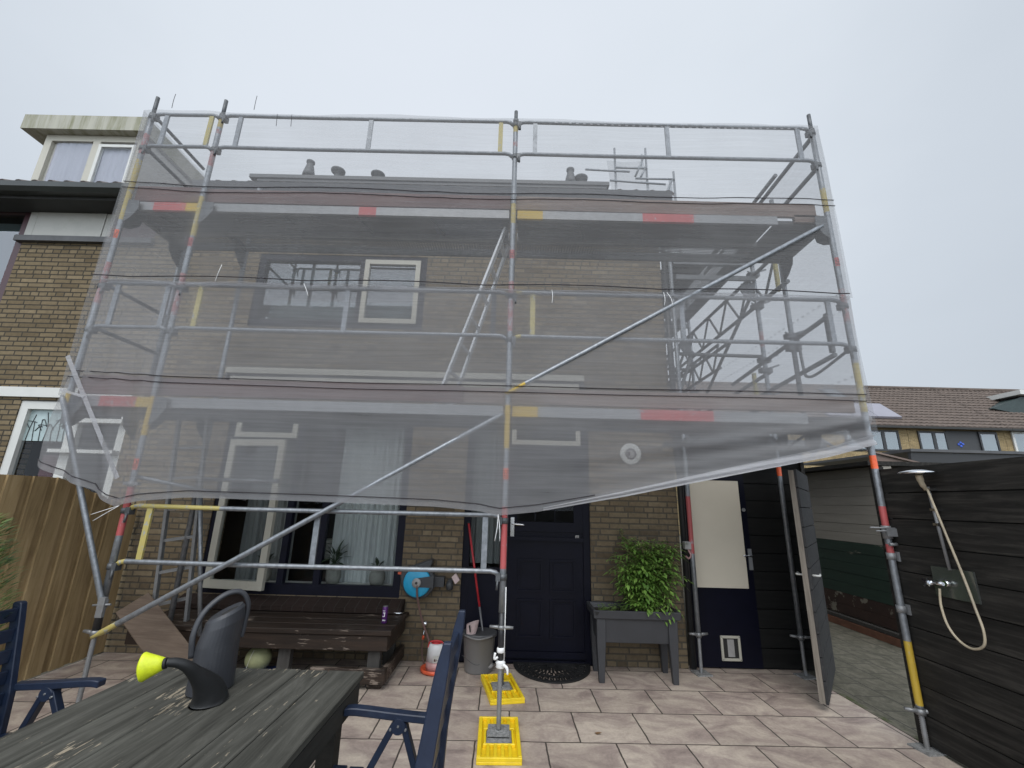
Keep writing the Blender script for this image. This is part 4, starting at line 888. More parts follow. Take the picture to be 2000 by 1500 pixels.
# decks
def deck(xa, xb, zd, bands, perf=True, hatch=None, y0=YO + .02, y1=4.13):
    xs = [xa] + [k for bnd in bands for k in bnd[:2]] + [xb]; xs = sorted(set(xs)); b = MB()
    for i in range(len(xs) - 1):
        mid = (xs[i] + xs[i + 1]) / 2; mi = 0
        for a, c, k in bands:
            if a < mid < c: mi = k
        b.box(xs[i], xs[i + 1], y0, y0 + .03, zd - .09, zd, mi)
    b.box(xa, xb, y1 - .03, y1, zd - .09, zd, 0)
    d = b.build('deck_board', ['alu', 'yellow', 'red'], sf)
    b = MB(); b.box(xa + .01, xb - .01, y0 + .031, y1 - .031, zd - .035, zd - .02); b.build('deck_panel', 'ply', d)
    b = MB()
    for k in range(1, 4): x = xa + (xb - xa) * k / 4; b.bar((x - .06, y0 + .04, zd - .05), (x + .06, y1 - .04, zd - .05), .02, .02)
    b.build('cross_rib', 'dark_steel', d)
    if hatch:
        b = MB(); b.box(hatch[0], hatch[1], y0 + .034, y1 - .034, zd - .041, zd - .0362); b.build('hatch', 'hatch', d)
        b = MB(); b.box(hatch[0], hatch[1], y1 - .045, y1 - .002, zd - .098, zd - .0905); b.build('hatch_edge', 'alu', d)
    b = MB(); b.box(xa, xb, y1 + .012, y1 + .045, zd - .085, zd); b.box(xa, xb, YI - .06, YI - .028, zd - .085, zd); e = b.build('steel_plank', 'dark_steel', sf)
    b = MB(); b.box(xa, xb, y1 + .046, YI - .061, zd - .030, zd - .028); b.build('perforated_top', 'perf', e)
deck(X2 + .03, XC - .04, ZD2, [(-1.57, -1.40, 2)], hatch=(-.86, -.16)); deck(XC + .04, XR - .48, ZD2, [(XC + .04, .24, 1), (1.22, 1.72, 2)])
deck(X2 + .03, XC - .04, ZD1, [], hatch=None); deck(XC + .04, XR - .48, ZD1, [(XC + .04, .21, 1), (1.10, 1.73, 2)])
deck(XO + .03, X2 - .03, ZD2, [(-3.6, -3.28, 2), (-3.28, X2 - .03, 1)]); deck(XO + .03, X2 - .03, ZD1, [(-3.6, -3.28, 2), (-3.28, X2 - .03, 1)])
b = MB(); b.box(XR - .46, XR - .03, YO + .06, YI, ZD2 - .06, ZD2 - .02); b.box(XR - .46, XR - .03, YO + .06, YI, ZD1 - .06, ZD1 - .02); b.build('end_plank', 'ply', sf)
# toe boards
def toe(xa, xb, z0, z1, mat, y=YO + .03, tilt=0):
    b = MB(); b.box(xa, xb, y, y + .03, z0, z1)
    if tilt:
        for v in b.v: v.z += tilt * (v.x - xa)
    return b.build('toe_board', mat, sf, bevel=.003)
toe(X2 - .02, XC - .03, 4.43, 4.585, 'toe_red'); toe(XC - .02, XR - .08, 4.43, 4.585, 'toe', tilt=-.005); toe(XO + .03, X2 - .03, 4.43, 4.60, 'toe_red')
toe(X2 - .02, XC - .40, 2.46, 2.615, 'toe_red'); toe(XC - .39, XR - .05, 2.46, 2.60, 'toe'); toe(XO + .03, X2 - .03, 2.46, 2.63, 'toe_red')
b = MB(); b.box(XR - .30, XR - .05, YO + .03, YO + .07, 4.36, 4.44); b.build('plank_end', 'toe', sf)
# lattice girder under the lower deck at the house corner and side end frame
def lattice(a, c, h, n, parent, r=.021, up=Vector((0, 0, 1)), ext=0):
    a, c = Vector(a), Vector(c); d = (c - a); b = MB(); b.tube([a, c], r, 12); b.tube([a - up * h, c - up * h + d.normalized() * ext], r, 12); g = b.build('girder', 'dark_steel', parent)
    b = MB()
    for k in range(n):
        p = a + d * (k / n); q = a + d * ((k + .5) / n) - up * h; e = a + d * ((k + 1) / n); b.bar(p, q, .022, .022, (0, 1, 0)); b.bar(q, e, .022, .022, (0, 1, 0))
    b.build('girder_web', 'dark_steel', g); return g
lattice((1.55, YI + .05, 2.42), (3.6, YI + .05, 2.42), .17, 4, sf, .018)
b = MB()
for x in (2.52, 2.72): b.prism([(x, YI, 2.40), (x + .10, YI, 2.40), (x + .10, YI, 2.30), (x + .05, YI, 2.20), (x, YI, 2.22)], (0, .01, 0))
b.build('gusset', 'dark_steel', sf)
# end guard rails on both short ends
for z in (5.46, 5.06, 3.51, 3.08):
    b = MB(); b.tube([(XO, YO + .03, z), (XO, YI, z)], .0185); b.build('end_rail', 'dark_steel', sf)

# ------------------------------------------------------------------ scaffold along the gable
gs = thing('gable_scaffold', 'tube scaffold with lattice girders running back along the side of the house', 'scaffold', (2.5, 5.07, 0))
for (x, y, z0, z1, bn) in ((1.98, 5.07, .33, 4.9, [(1.15, 1.75, 2)]), (3.04, 5.07, .33, 5.35, [(3.55, 3.75, 2), (2.0, 2.1, 3)]), (3.04, 7.15, 2.3, 5.3, [(3.4, 3.6, 2)]), (3.04, 9.2, 2.3, 5.3, []), (1.98, 7.15, 2.3, 4.9, [])):
    u = upright(x, y, z0, z1, bn, gs)
for x in (1.98, 3.04): jack(x, 5.07, .33, .36, .0, False, gs)
g1 = lattice((3.04, 4.6, 4.53), (3.04, 9.4, 4.53), .42, 8, gs, .024); 
b = MB(); b.tube([(3.03, 4.42, 4.10), (3.03, 5.2, 4.11)], .024); b.tube([(3.03, 5.9, 3.90), (3.03, 9.4, 3.93)], .024); b.build('ledger', 'dark_steel', gs)
g2 = lattice((3.05, 6.2, 4.0), (3.05, 10.6, 4.0), .36, 9, gs, .022)
for (a_, c_) in (((3.05, 7.3, 3.62), (3.05, 9.6, 3.5)), ((3.04, 5.07, 4.36), (3.04, 7.15, 3.10)), ((3.04, 7.15, 4.5), (3.04, 9.2, 3.2)), ((2.0, 5.1, 3.45), (3.04, 5.1, 3.44)), ((2.0, 7.15, 3.9), (3.04, 7.15, 3.9)), ((2.0, 5.1, 2.98), (3.04, 7.1, 4.2))):
    b = MB(); b.tube([a_, c_], .022, 12); b.build('brace', 'dark_steel', gs)
g3 = lattice((2.0, 5.3, 4.5), (2.0, 9.4, 4.5), .40, 8, gs, .022)
for (a, c) in (((3.05, 3.95, 3.47), (3.05, 5.9, 3.30)), ((3.05, 3.95, 3.07), (3.05, 5.3, 2.98)), ((3.06, 5.0, 3.22), (3.06, 9.5, 2.9)), ((3.06, 4.9, 2.86), (3.06, 9.0, 2.62)), ((3.05, 3.75, 5.40), (3.05, 6.4, 5.30)), ((3.05, 3.75, 5.02), (3.05, 6.4, 4.95)), ((2.96, 4.25, 5.36), (2.96, 7.4, 5.30)), ((2.96, 4.3, 4.98), (2.96, 7.4, 4.9))):
    b = MB(); b.tube([a, c], .023, 12); b.build('guard_rail', 'dark_steel', gs)
b = MB(); b.tube(curve([(3.04, 3.78, 3.05), (3.04, 4.2, 2.96), (3.04, 4.36, 2.97), (3.04, 4.40, 3.06), (3.04, 4.42, 3.40)], 6), .014, 10); b.build('end_guard', 'dark_steel', gs)
for (x, y, za, zb, m) in ((3.045, 3.97, 3.10, 3.50, 'dark_steel'), (3.045, 4.62, 4.08, 4.50, 'yellow_pale'), (3.05, 5.35, 2.9, 3.3, 'yellow_pale')):
    b = MB(); b.box(x - .018, x + .018, y - .02, y + .02, za, zb); b.build('spacer', m, gs)
for (x, y, zs) in ((XR, YI, (3.46, 3.32)), (3.04, 5.07, (4.09, 3.38, 3.25, 2.92, 4.53)), (3.04, 7.15, (4.0, 3.5, 3.1))):
    for z in zs:
        b = MB(); b.lathe([(.034, z - .03), (.036, z), (.034, z + .03)], (x, y, 0), 12); b.box(x - .075, x + .06, y - .045, y + .03, z - .028, z + .028); b.bar((x + .03, y - .05, z + .02), (x + .14, y - .05, z + .06), .012, .02); b.bar((x - .06, y - .05, z), (x - .10, y - .05, z + .03), .012, .012)
        b.build('coupler', 'dark_steel', gs)
def sdeck(y0, y1, z):
    b = MB(); b.box(2.02, 2.06, y0, y1, z - .09, z); b.box(2.96, 3.0, y0, y1, z - .09, z); b.box(2.48, 2.54, y0, y1, z - .085, z); d = b.build('deck_board', 'dark_steel', gs)
    b = MB(); b.box(2.06, 2.48, y0 + .01, y1 - .01, z - .03, z - .01); b.build('deck_panel', 'ply', d)
    b = MB(); b.box(2.54, 2.96, y0, y1, z - .030, z - .028); b.build('perforated_top', 'perf', d)
sdeck(5.10, 7.12, 4.84); sdeck(7.18, 9.2, 4.84); sdeck(5.10, 7.12, 2.50); sdeck(7.18, 9.2, 2.50)
b = MB(); b.box(2.02, 3.02, 5.05, 5.09, 4.66, 4.74); b.box(2.02, 3.02, 7.13, 7.17, 4.66, 4.74); b.box(2.02, 3.02, 5.0, 5.03, 4.42, 4.48); b.build('transom', 'dark_steel', gs)
b = MB()
for (y, z) in ((5.07, 4.40), (7.15, 4.40)):
    b.prism([(3.02, y - .02, z), (2.86, y - .02, z), (2.84, y - .02, z - .10), (2.90, y - .02, z - .20), (3.02, y - .02, z - .26)], (0, .01, 0))
b.build('gusset', 'dark_steel', gs)
b = MB(); b.box(3.0, 3.03, 5.1, 9.2, 4.85, 5.0); b.build('toe_board', 'toe', gs)

# scaffold on the far side of the roof
ds = thing('roof_scaffold', 'pale distant tube scaffold poking up behind the ridge of the roof', 'scaffold', (2.9, 9.5, 7))
def T(*p): return [(x, 9.5 if len(q) == 2 else q[2], q[1]) for q in p for x in (q[0],)]
for (x, y, z0, z1) in ((2.48, 9.5, 7.5, 10.69), (3.29, 9.5, 7.2, 10.71), (3.98, 9.5, 6.8, 10.0)): upright(x, y, z0, z1, [], ds, .027)
for (xa, za, xb, zb) in ((1.66, 10.39, 2.80, 10.37), (1.70, 9.98, 2.84, 9.94), (2.32, 9.66, 3.74, 9.58), (2.48, 10.06, 3.29, 10.05), (2.98, 9.74, 3.98, 9.74), (3.24, 10.45, 2.98, 9.8), (3.26, 10.1, 3.1, 9.74), (3.92, 9.72, 3.55, 8.9)):
    b = MB(); b.tube([(xa, 9.47, za), (xb, 9.47, zb)], .026, 10); b.build('ledger', 'galv', ds)
b = MB(); b.box(3.84, 3.90, 9.46, 9.5, 8.9, 9.7); b.box(3.16, 3.20, 9.46, 9.5, 10.05, 10.5); b.build('spacer', 'galv', ds)

# ------------------------------------------------------------------ debris nets
def ysag(x): return 0
def wrk(x, z, k, a): return a * mnoise.noise((x * k[0], z * k[1], 1.3)) 
YN = 3.625
def upper_net(u, v):
    x = -3.90 + 6.97 * u; top = 5.475 - .018 * abs(math.sin(x * 2.05 + .3)); z = 3.515 + (top - 3.515) * v
    return (x, YN + .03 + wrk(x, z, (1.1, .8), .035) + wrk(x, z, (5, 2.5), .008), z)
def density(o, nu, nv, fn):
    at = o.data.attributes.new('density', 'FLOAT', 'POINT'); k = 0
    for j in range(nv + 1):
        for i in range(nu + 1): at.data[k].value = fn(i / nu, j / nv); k += 1
def n1(a, b=0): return mnoise.noise((a, b, 4.7))
dn1 = thing('debris_net', 'whitish debris net sheet wrapped round the upper lift of the scaffold', 'net', (XC, YN, 3.5), 'debris nets on the scaffold')
b = MB(); b.grid(upper_net, 110, 40); o = b.build('sheet', 'net', dn1)
def dens_up(u, v):
    x, y, z = upper_net(u, v); d = .09 * n1(x * 2.2, z * .35) + .05 * n1(x * 9, z * .5)
    if z > 4.6: d -= .11 * min(1, (z - 4.6) / .2)
    for xp in (X2, XC, XR):
        dx = abs(x - xp); d += .10 * max(0, 1 - dx / .5) * max(0, n1(dx * 14 + z * 1.2, z * .4))
    if x < X2: d += .14 * max(0, n1(x * 7 + z * 1.5, z * .6)) + .04
    return d
density(o, 110, 40, dens_up)
BX = [-3.88, -3.7, -3.35, -3.14, -2.95, -2.6, -1.6, -.6, -.25, -.10, .2, .9, 1.9, 2.6, 3.0]; BZ = [1.83, 1.76, 1.64, 1.525, 1.57, 1.605, 1.60, 1.585, 1.56, 1.53, 1.565, 1.70, 1.915, 2.06, 2.17]
def zb(x): return interp(x, BX, BZ)
def lower_net(u, v):
    x0 = -3.88 + 6.89 * u; z0 = zb(x0); xl = interp(z0, [1.8, 2.5, 3.5], [-3.88, -3.88, -3.88]); xr = 3.03
    z = z0 + (3.525 - z0) * v; x = x0 + (.06 * max(0, 1 - u * 6) + 0.03 * max(0, u * 6 - 5)) * v
    y = YN + .03 * v + wrk(x, z, (1.0, .7), .05) * (1 - v * .3)
    # pulled folds running to the tied right corner
    if x0 > -.1:
        t = (x0 + .1) / 3.1; s = (z - z0) / (3.5 - z0)
        fold = max(0, 1 - s * 2.6); y += -.035 * math.sin(s * 36 + 1.5 * t) * fold * t * .8 - .02 * math.sin(s * 70 + 3 * t) * fold * t
    if x0 < -3.1:
        s = (z - z0) / 1.9; y += .03 * math.sin((x0 + s * .45) * 22) * max(0, 1 - s)
    return (x, y, z)
dn2 = thing('debris_net', 'whitish debris net sheet hanging in a slanting hem over the door and lower window', 'net', (XC, YN, 1.5), 'debris nets on the scaffold')
b = MB(); b.grid(lower_net, 260, 150); o = b.build('sheet', 'net_low', dn2)
def dens_low(u, v):
    x, y, z = lower_net(u, v); z0 = zb(-3.88 + 6.89 * u); s = (z - z0); d = .06 * n1(x * .9, z * 16) + .05 * n1(x * 2, z * .6)
    # folds fan out from the tied corners
    def fan(cx, cz, reach, k, amp, pw=1.6):
        r = math.hypot(x - cx, z - cz); a = math.atan2(z - cz, x - cx); f = max(0, n1(a * k, r * .25) * 1.9) ** pw; return amp * f * max(0, 1 - r / reach) ** .6 * min(1, r / .12 + .2)
    d += fan(3.02, 2.14, 3.3, 14, 1.0) + fan(3.02, 2.14, 1.6, 30, .8) + fan(-.10, 1.50, 1.0, 12, .2) + fan(-3.12, 1.50, 1.7, 12, .9) + fan(-3.9, 2.44, 1.3, 9, .75) + fan(3.06, 2.62, 1.8, 11, .8)
    if s < .10: d += .05 * (1 - s / .10) * (1 + math.sin(s * 420) * .7)
    if x > .3 and s < .16: d += min(.34, (x - .3) * .22) * (1 - s / .16) * (.6 + .6 * abs(n1(x * 1.5, s * 40)))
    if x < X2: d += .05
    return d
density(o, 260, 150, dens_low)
def offs(p, dy): return (p[0], p[1] + dy, p[2])
# thicker hem band along the lower edge and dark draw cords
b = MB(); b.grid(lambda u, v: offs(lower_net(u, v * .03), -.006), 140, 3); b.build('hem', 'net_hem', dn2)
b = MB(); b.grid(lambda u, v: offs(lower_net(.60 + .40 * u, v * (.012 + .05 * u)), -.011 - .012 * math.sin(v * 9 + u * 5)), 60, 8); b.build('gathered_hem', 'net_gather', dn2)
def cordline(fn, vv, u0, u1, r, dy=-.008, dz=0): return [Vector(offs(fn(u0 + (u1 - u0) * k / 60, vv), dy)) + Vector((0, 0, dz(u0 + (u1 - u0) * k / 60) if callable(dz) else dz)) for k in range(61)]
def zcord(z, a=0): # a horizontal cord at height z on the lower / upper sheet
    fn = lower_net if z < 3.5 else upper_net; out = []
    for k in range(61):
        u = k / 60; lo = fn(u, 0)[2]; hi = fn(u, 1)[2]; v = max(0, min(1, (z + a * math.sin(u * 9) + .04 * max(0, 1 - u * 8) - lo) / (hi - lo))); out.append(Vector(offs(fn(u, v), -.006)))
    return out
b = MB(); b.tube(cordline(lower_net, .028, 0, .66, .004), .004, 6); b.tube(zcord(2.60, .004), .004, 6); b.tube(zcord(2.545, .004), .004, 6); b.build('draw_cord', 'cord', dn2)
b = MB(); b.tube(zcord(4.555, .004), .004, 6); b.tube(zcord(4.49, .004), .004, 6)
b.tube([Vector((x, YN - .012, 3.535 + .022 * abs(math.sin((x + .3) * 1.95)))) for x in [-3.88 + 6.9 * k / 100 for k in range(101)]], .005, 6); b.build('draw_cord', 'cord', dn1)
# the overlap rolled round the mid rail
b = MB(); b.grid(lambda u, v: (-3.88 + 6.9 * u, YN + .03 - .035 * math.sin(v * PI) - .006 * math.sin(u * 160 + v * 3), 3.475 + .045 * v + .012 * math.sin(u * 40)), 120, 6); b.build('overlap', 'net_hem', dn1)
# eyelet strip
b = MB()
for k in range(36):
    x = .35 + k * .072
    b.add([(x, YN + .01, 5.40 - .03 * math.sin((x - .3) * 1.1)), (x + .03, YN + .01, 5.40 - .03 * math.sin((x - .27) * 1.1)), (x + .026, YN + .01, 5.415 - .03 * math.sin((x - .27) * 1.1)), (x + .004, YN + .01, 5.415 - .03 * math.sin((x - .3) * 1.1))], [(0, 1, 2, 3)])
b.build('eyelet_strip', 'net_gather', dn1)
# cable ties
def tie(p, d, parent, L_=.14, m='tie'):
    p = Vector(p); d = Vector(d).normalized(); b = MB(); b.tube(curve([p, p + d * L_ * .5 + Vector((.006, -.01, 0)), p + d * L_], 4), .0026, 5); return b.build('cable_tie', m, parent)
for x, dx, dz in ((-2.74, .25, 1), (-1.93, .5, -1), (.32, 0, -1), (1.33, -.05, -1), (1.36, .3, -1)): tie((x, YN - .02, 3.50), (dx, -.1, dz), dn1, .17 if dz > 0 else .14)
for x in (-3.6, -2.75): tie((x, YN, 5.47), (0, 0, 1), dn1, .18, 'cord')
for x in (-2.5, -2.35): tie((x, YN, 5.42), (.08, 0, -1), dn1, .15, 'cord')
for p, d in (((-3.10, YN - .02, 1.53), (-.8, -.1, -.6)), ((-3.10, YN - .02, 1.53), (-.9, -.1, -.35)), ((-.10, YN - .02, 1.54), (-.1, -.1, -1)), ((-.10, YN - .02, 1.54), (.1, -.1, -1))): tie(p, d, dn2, .2)
# white straps pulling the left end in
b = MB(); b.bar((-3.87, YN - .02, 2.76), (-3.17, YN - .02, 1.74), .035, .004, (0, 1, 0)); b.bar((-3.85, YN - .02, 2.46), (-3.62, YN - .03, 2.40), .02, .004, (0, 1, 0)); b.build('strap', 'net_gather', dn2)
dn3 = thing('debris_net', 'whitish debris net closing the short left end of the scaffold', 'net', (XO - .06, 4.1, 2.5), 'debris nets on the scaffold')
b = MB(); b.grid(lambda u, v: (XO - .05 + wrk(u * 2, v * 3, (1.2, 1), .03), YO - .05 + .98 * u, 2.42 + 3.04 * v), 16, 40); b.build('sheet', 'net', dn3)
dn4 = thing('debris_net', 'whitish debris net along the outside of the gable scaffold on the right', 'net', (3.12, 6, 2.5), 'debris nets on the scaffold')
b = MB(); b.grid(lambda u, v: (3.085 + wrk(u * 6, v * 3, (1.2, 1), .04), YO - .02 + 5.6 * u, 2.28 + (3.17 - .35 * u) * v), 60, 40); b.build('sheet', 'net_far', dn4)
b = MB()
for z in (3.45, 3.62, 2.8):
    for k in range(60):
        y = 3.8 + k * .085; b.add([(3.07, y, z), (3.07, y + .045, z), (3.07, y + .04, z + .02), (3.07, y + .006, z + .02)], [(0, 1, 2, 3)])
b.build('eyelet_strip', 'net_gather', dn4)
dn5 = thing('debris_net', 'small pale net on the distant scaffold above the roof', 'net', (2.8, 9.55, 9), 'debris nets on the scaffold')
b = MB(); b.grid(lambda u, v: (2.28 + .20 * (1 - v) + (1.02 - .05 * v) * u + wrk(u, v, (2, 2), .05), 9.56 + wrk(u * 2, v * 2, (1, 1), .1), 8.6 + 1.74 * v), 12, 12); b.grid(lambda u, v: (3.29 + .75 * u, 9.58, 8.2 + 1.5 * v), 4, 4); b.build('sheet', 'net_far', dn5)

# ------------------------------------------------------------------ ladders
def ladder(name, label, pl_, pr_, tl, tr_, n, mat, w, d, rung, group):
    pl_, pr_, tl, tr_ = map(Vector, (pl_, pr_, tl, tr_)); t = thing(name, label, 'ladder', (pl_ + pr_) / 2, group)
    across = (pr_ - pl_).normalized(); up = (tl - pl_).normalized(); nrm = across.cross(up)
    for a, c in ((pl_, tl), (pr_, tr_)):
        b = MB(); b.obox((a + c) / 2, (c - a) / 2, across * w / 2, nrm * d / 2); b.build('stile', mat, t, bevel=.003)
    for k in range(n):
        f = (k + .5) / n; b = MB(); b.bar(pl_ + (tl - pl_) * f, pr_ + (tr_ - pr_) * f, rung, rung * .75, up); b.build('rung', mat, t)
    return t
ladder('ladder', 'grey aluminium ladder standing on a plank at the left end under the scaffold', (-3.33, 4.58, .18), (-3.04, 4.62, .26), (-3.33, 4.30, 2.50), (-3.05, 4.30, 2.50), 8, 'alu_dull', .028, .055, .034, 'scaffold ladders')
ladder('ladder', 'pale aluminium ladder slanting between the two scaffold decks', (-.755, 4.02, 2.42), (-.67, 4.36, 2.42), (-.125, 3.86, 4.30), (-.10, 4.2, 4.32), 7, 'alu_bright', .062, .024, .034, 'scaffold ladders')
# yellow spreader pads
def pad(x, y, ang, label):
    t = thing('base_pad', label, 'base pad', (x, y, 0), 'yellow base pads under the jacks')
    ca, sa = math.cos(ang), math.sin(ang); ax = Vector((ca, sa, 0)); ay = Vector((-sa, ca, 0)); c = Vector((x, y, 0)); HW, HL = .148, .285
    b = MB()
    def blk(u0, u1, v0, v1, z0, z1): b.obox(c + ax * (u0 + u1) / 2 + ay * (v0 + v1) / 2 + Vector((0, 0, (z0 + z1) / 2)), ax * (u1 - u0) / 2, ay * (v1 - v0) / 2, Vector((0, 0, (z1 - z0) / 2)))
    blk(-HW, HW, -HL, HL, .0, .018); 
    blk(-HW, HW, -HL, -HL + .02, .018, .042); blk(-HW, HW, HL - .02, HL, .018, .042)
    for k in range(6):
        u = -HW + .012 + k * (2 * HW - .024 - .026) / 5
        if k in (0, 5):
            blk(u - .012 if k == 0 else u + .012, (u + .016) if k == 0 else u + .038, -HL + .02, HL - .02, .018, .042)
        else:
            blk(u, u + .024, -HL + .02, -.10, .018, .040); blk(u, u + .024, .10, HL - .02, .018, .040)
    blk(-.11, .11, -.115, -.10, .018, .041); blk(-.11, .11, .10, .115, .018, .041); blk(-.105, -.09, -.10, .10, .018, .041); blk(.09, .105, -.10, .10, .018, .041)
    b.build('pad', 'padyellow', t, bevel=.003)
    b = MB(); blk(-.088, .088, -.096, .096, .0185, .030); b.build('insert', 'concrete', t)
    return t
pad(-.045, 3.64, R(2), 'yellow ribbed plastic pad under the front jack, nearest the camera')
pad(-.045, 4.52, R(12), 'yellow ribbed plastic pad turned askew under the rear jack by the bucket')

# ------------------------------------------------------------------ bench under the window and what lies on it
bn = thing('low_bench', 'long dark stained timber bench below the lower window', 'bench', (-2.2, 4.8, 0))
b = MB(); ys = [4.44, 4.625, 4.81, 4.995]
for y in ys: b.box(-3.5, -1.06, y, y + .18, .43, .475)
b.build('top', 'darkwood', bn, bevel=.006)
b = MB(); b.box(-3.48, -1.09, 4.46, 4.50, .30, .428); b.box(-3.48, -1.09, 5.12, 5.155, .30, .428); b.box(-1.125, -1.085, 4.501, 5.119, .30, .428); b.build('apron', 'darkwood', bn, bevel=.005)
for x, y in ((-1.22, 4.52), (-2.05, 4.54), (-3.3, 4.54), (-1.22, 5.06), (-3.3, 5.06)):
    b = MB(); b.box(x - .055, x + .055, y, y + .07, 0, .30); b.build('leg', 'greypost', bn)
b = MB(); b.box(-1.75, -1.08, 4.42, 4.465, .05, .17); b.box(-1.125, -1.08, 4.466, 5.16, .05, .17); b.box(-1.25, -1.12, 4.47, 4.6, 0, .05); b.build('lower_rail', 'darkwood', bn, bevel=.005)
cn = thing('drink_can', 'slim purple drink can standing at the right end of the dark bench', 'can', (-1.20, 4.70, .475))
b = MB(); b.lathe([(.022, .475), (.0265, .482), (.0265, .612), (.023, .622)], (-1.20, 4.70, 0), 22); b.build('body', 'purple', cn)
b = MB(); b.lathe([(.0235, .622), (.0235, .626), (.019, .624)], (-1.20, 4.70, 0), 22); b.build('rim', 'alu', cn)
b = MB()
for z, h, a0, a1 in ((.585, .006, -2.2, -1.3), (.565, .010, -2.0, -1.2), (.535, .030, -1.55, -1.3), (.535, .008, -2.2, -1.6), (.50, .012, -2.1, -1.5), (.50, .010, -1.3, -1.0)):
    r = .0272; b.add([(-1.20 + r * math.cos(a), 4.70 + r * math.sin(a), zz) for a, zz in ((a0, z), ((a0 + a1) / 2, z), (a1, z), (a1, z + h), ((a0 + a1) / 2, z + h), (a0, z + h))], [(0, 1, 4, 5), (1, 2, 3, 4)])
b.build('lettering', 'tie', cn)
di = thing('ashtray', 'small silver dish at the back right corner of the dark bench', 'dish', (-1.15, 5.06, .475))
b = MB(); b.lathe([(.035, .475), (.05, .482), (.062, .50), (.058, .50), (.04, .488), (.01, .486)], (-1.15, 5.06, 0), 26, sx=1, sy=1); b.build('bowl', 'chrome', di)
b = MB(); b.lathe([(.028, .487), (.03, .505), (.026, .505), (.02, .49)], (-1.15, 5.06, 0), 20); b.build('rim', 'alu', di)
bl = thing('ball', 'faded yellow green ball under the dark bench', 'ball', (-2.33, 4.62, .15))
b = MB(); b.lathe([(max(.002, .115 * math.sin(PI * k / 16)), .165 - .105 * math.cos(PI * k / 16)) for k in range(17)], (-2.33, 4.64, 0), 30); b.build('sphere', 'ball', bl)
b = MB(); b.tube([(-2.33 - .03 + .045 * math.sin(t) * .6, 4.64 - .108 + .03 * (1 - math.cos(t * .9)), .165 + .10 * math.sin(t)) for t in [-1.2 + 2.4 * k / 16 for k in range(17)]], .0035, 6); b.build('seam', 'seam', bl)
ty = thing('tray', 'flat blue tray with a white edge under the ball', 'tray', (-2.3, 4.6, 0))
b = MB(); b.box(-2.5, -2.11, 4.48, 4.8, .03, .05); b.build('base', 'blueplast', ty)
b = MB(); b.box(-2.5, -2.11, 4.465, 4.48, .04, .058); b.bar((-2.11, 4.47, .05), (-2.06, 4.55, .09), .012, .02); b.build('edge', 'offwhite', ty)

# ------------------------------------------------------------------ items by the door
dk = thing('poultry_drinker', 'milky plastic drinker bottle on an orange dish beside the bench', 'drinker', (-.71, 4.93, 0))
b = MB(); b.lathe([(.12, .0), (.145, .012), (.148, .04), (.135, .042), (.12, .025), (.02, .02)], (-.71, 4.93, 0), 34); b.build('dish', 'orange', dk)
b = MB(); b.lathe([(.094, .10), (.086, .21), (.08, .245), (.06, .255)], (-.71, 4.93, 0), 30); b.build('bottle', 'bottle', dk)
b = MB(); b.lathe([(.097, .022), (.0945, .099)], (-.71, 4.93, 0), 30); b.build('liquid', 'pinkish', dk)
b = MB(); b.lathe([(.055, .255), (.055, .268), (.02, .272)], (-.71, 4.93, 0), 22); b.tube(curve([(-.79, 4.9, .22), (-.77, 4.88, .275), (-.71, 4.87, .288), (-.65, 4.88, .275), (-.63, 4.9, .22)], 5), .006, 8); b.build('cap', 'redplast', dk)
def on_cyl(b, cx, cy, r, a0, a1, z0, z1):
    b.add([(cx + r * math.cos(a), cy + r * math.sin(a), z) for a, z in ((a0, z0), ((a0 + a1) / 2, z0), (a1, z0), (a1, z1), ((a0 + a1) / 2, z1), (a0, z1))], [(0, 1, 4, 5), (1, 2, 3, 4)])
b = MB(); on_cyl(b, -.71, 4.93, .0945, -1.72, -1.12, .105, .165); lb = b.build('label', 'offwhite', dk)
b = MB(); on_cyl(b, -.71, 4.93, .0958, -1.62, -1.46, .115, .132); on_cyl(b, -.71, 4.93, .0958, -1.58, -1.50, .132, .14); on_cyl(b, -.71, 4.93, .0958, -1.42, -1.39, .113, .14); on_cyl(b, -.71, 4.93, .0958, -1.36, -1.26, .122, .128); b.build('label_mark', 'sticker_mark', dk)
bk = thing('mop_bucket', 'grey plastic mop bucket with a pale wringer standing by the side light', 'bucket', (-.29, 4.99, 0))
b = MB(); b.lathe([(.118, .005), (.125, 0), (.128, .01), (.150, .33), (.158, .335), (.158, .352), (.148, .352), (.143, .33), (.122, .02), (.01, .015)], (-.29, 4.99, 0), 40, sx=1.08); b.build('shell', 'bucket', bk)
b = MB(); b.lathe([(.16, .318), (.166, .32), (.166, .352), (.16, .354)], (-.29, 4.99, 0), 40, sx=1.08); b.build('rim', 'bucket_dark', bk)
b = MB(); b.tube(curve([(-.46, 4.97, .345), (-.40, 4.86, .335), (-.29, 4.81, .325), (-.18, 4.86, .335), (-.12, 4.97, .345)], 6), .009, 8); b.build('handle', 'bucket', bk)
b = MB(); b.tube(curve([(-.45, 4.90, .16), (-.29, 4.855, .09), (-.14, 4.93, .19)], 6), .0025, 6); b.build('seam_line', 'bucket_dark', bk)
b = MB(); wv = []
for k, (z, s) in enumerate(((.315, .72), (.355, .80), (.41, .95), (.455, 1.05))):
    wv.append([(-.375 + .06 * s * math.cos(2 * PI * i / 20) + (.02 * k / 3), 4.90 + .045 * s * math.sin(2 * PI * i / 20), z + (.02 * math.cos(2 * PI * i / 20) if k == 3 else 0)) for i in range(20)])
for k in range(3):
    for i in range(20): b.add([wv[k][i], wv[k][(i + 1) % 20], wv[k + 1][(i + 1) % 20], wv[k + 1][i]], [(0, 1, 2, 3)], 0, True)
b.add([p for p in wv[0]], [list(range(20))[::-1]]); wr = b.build('wringer', 'wringer', bk)
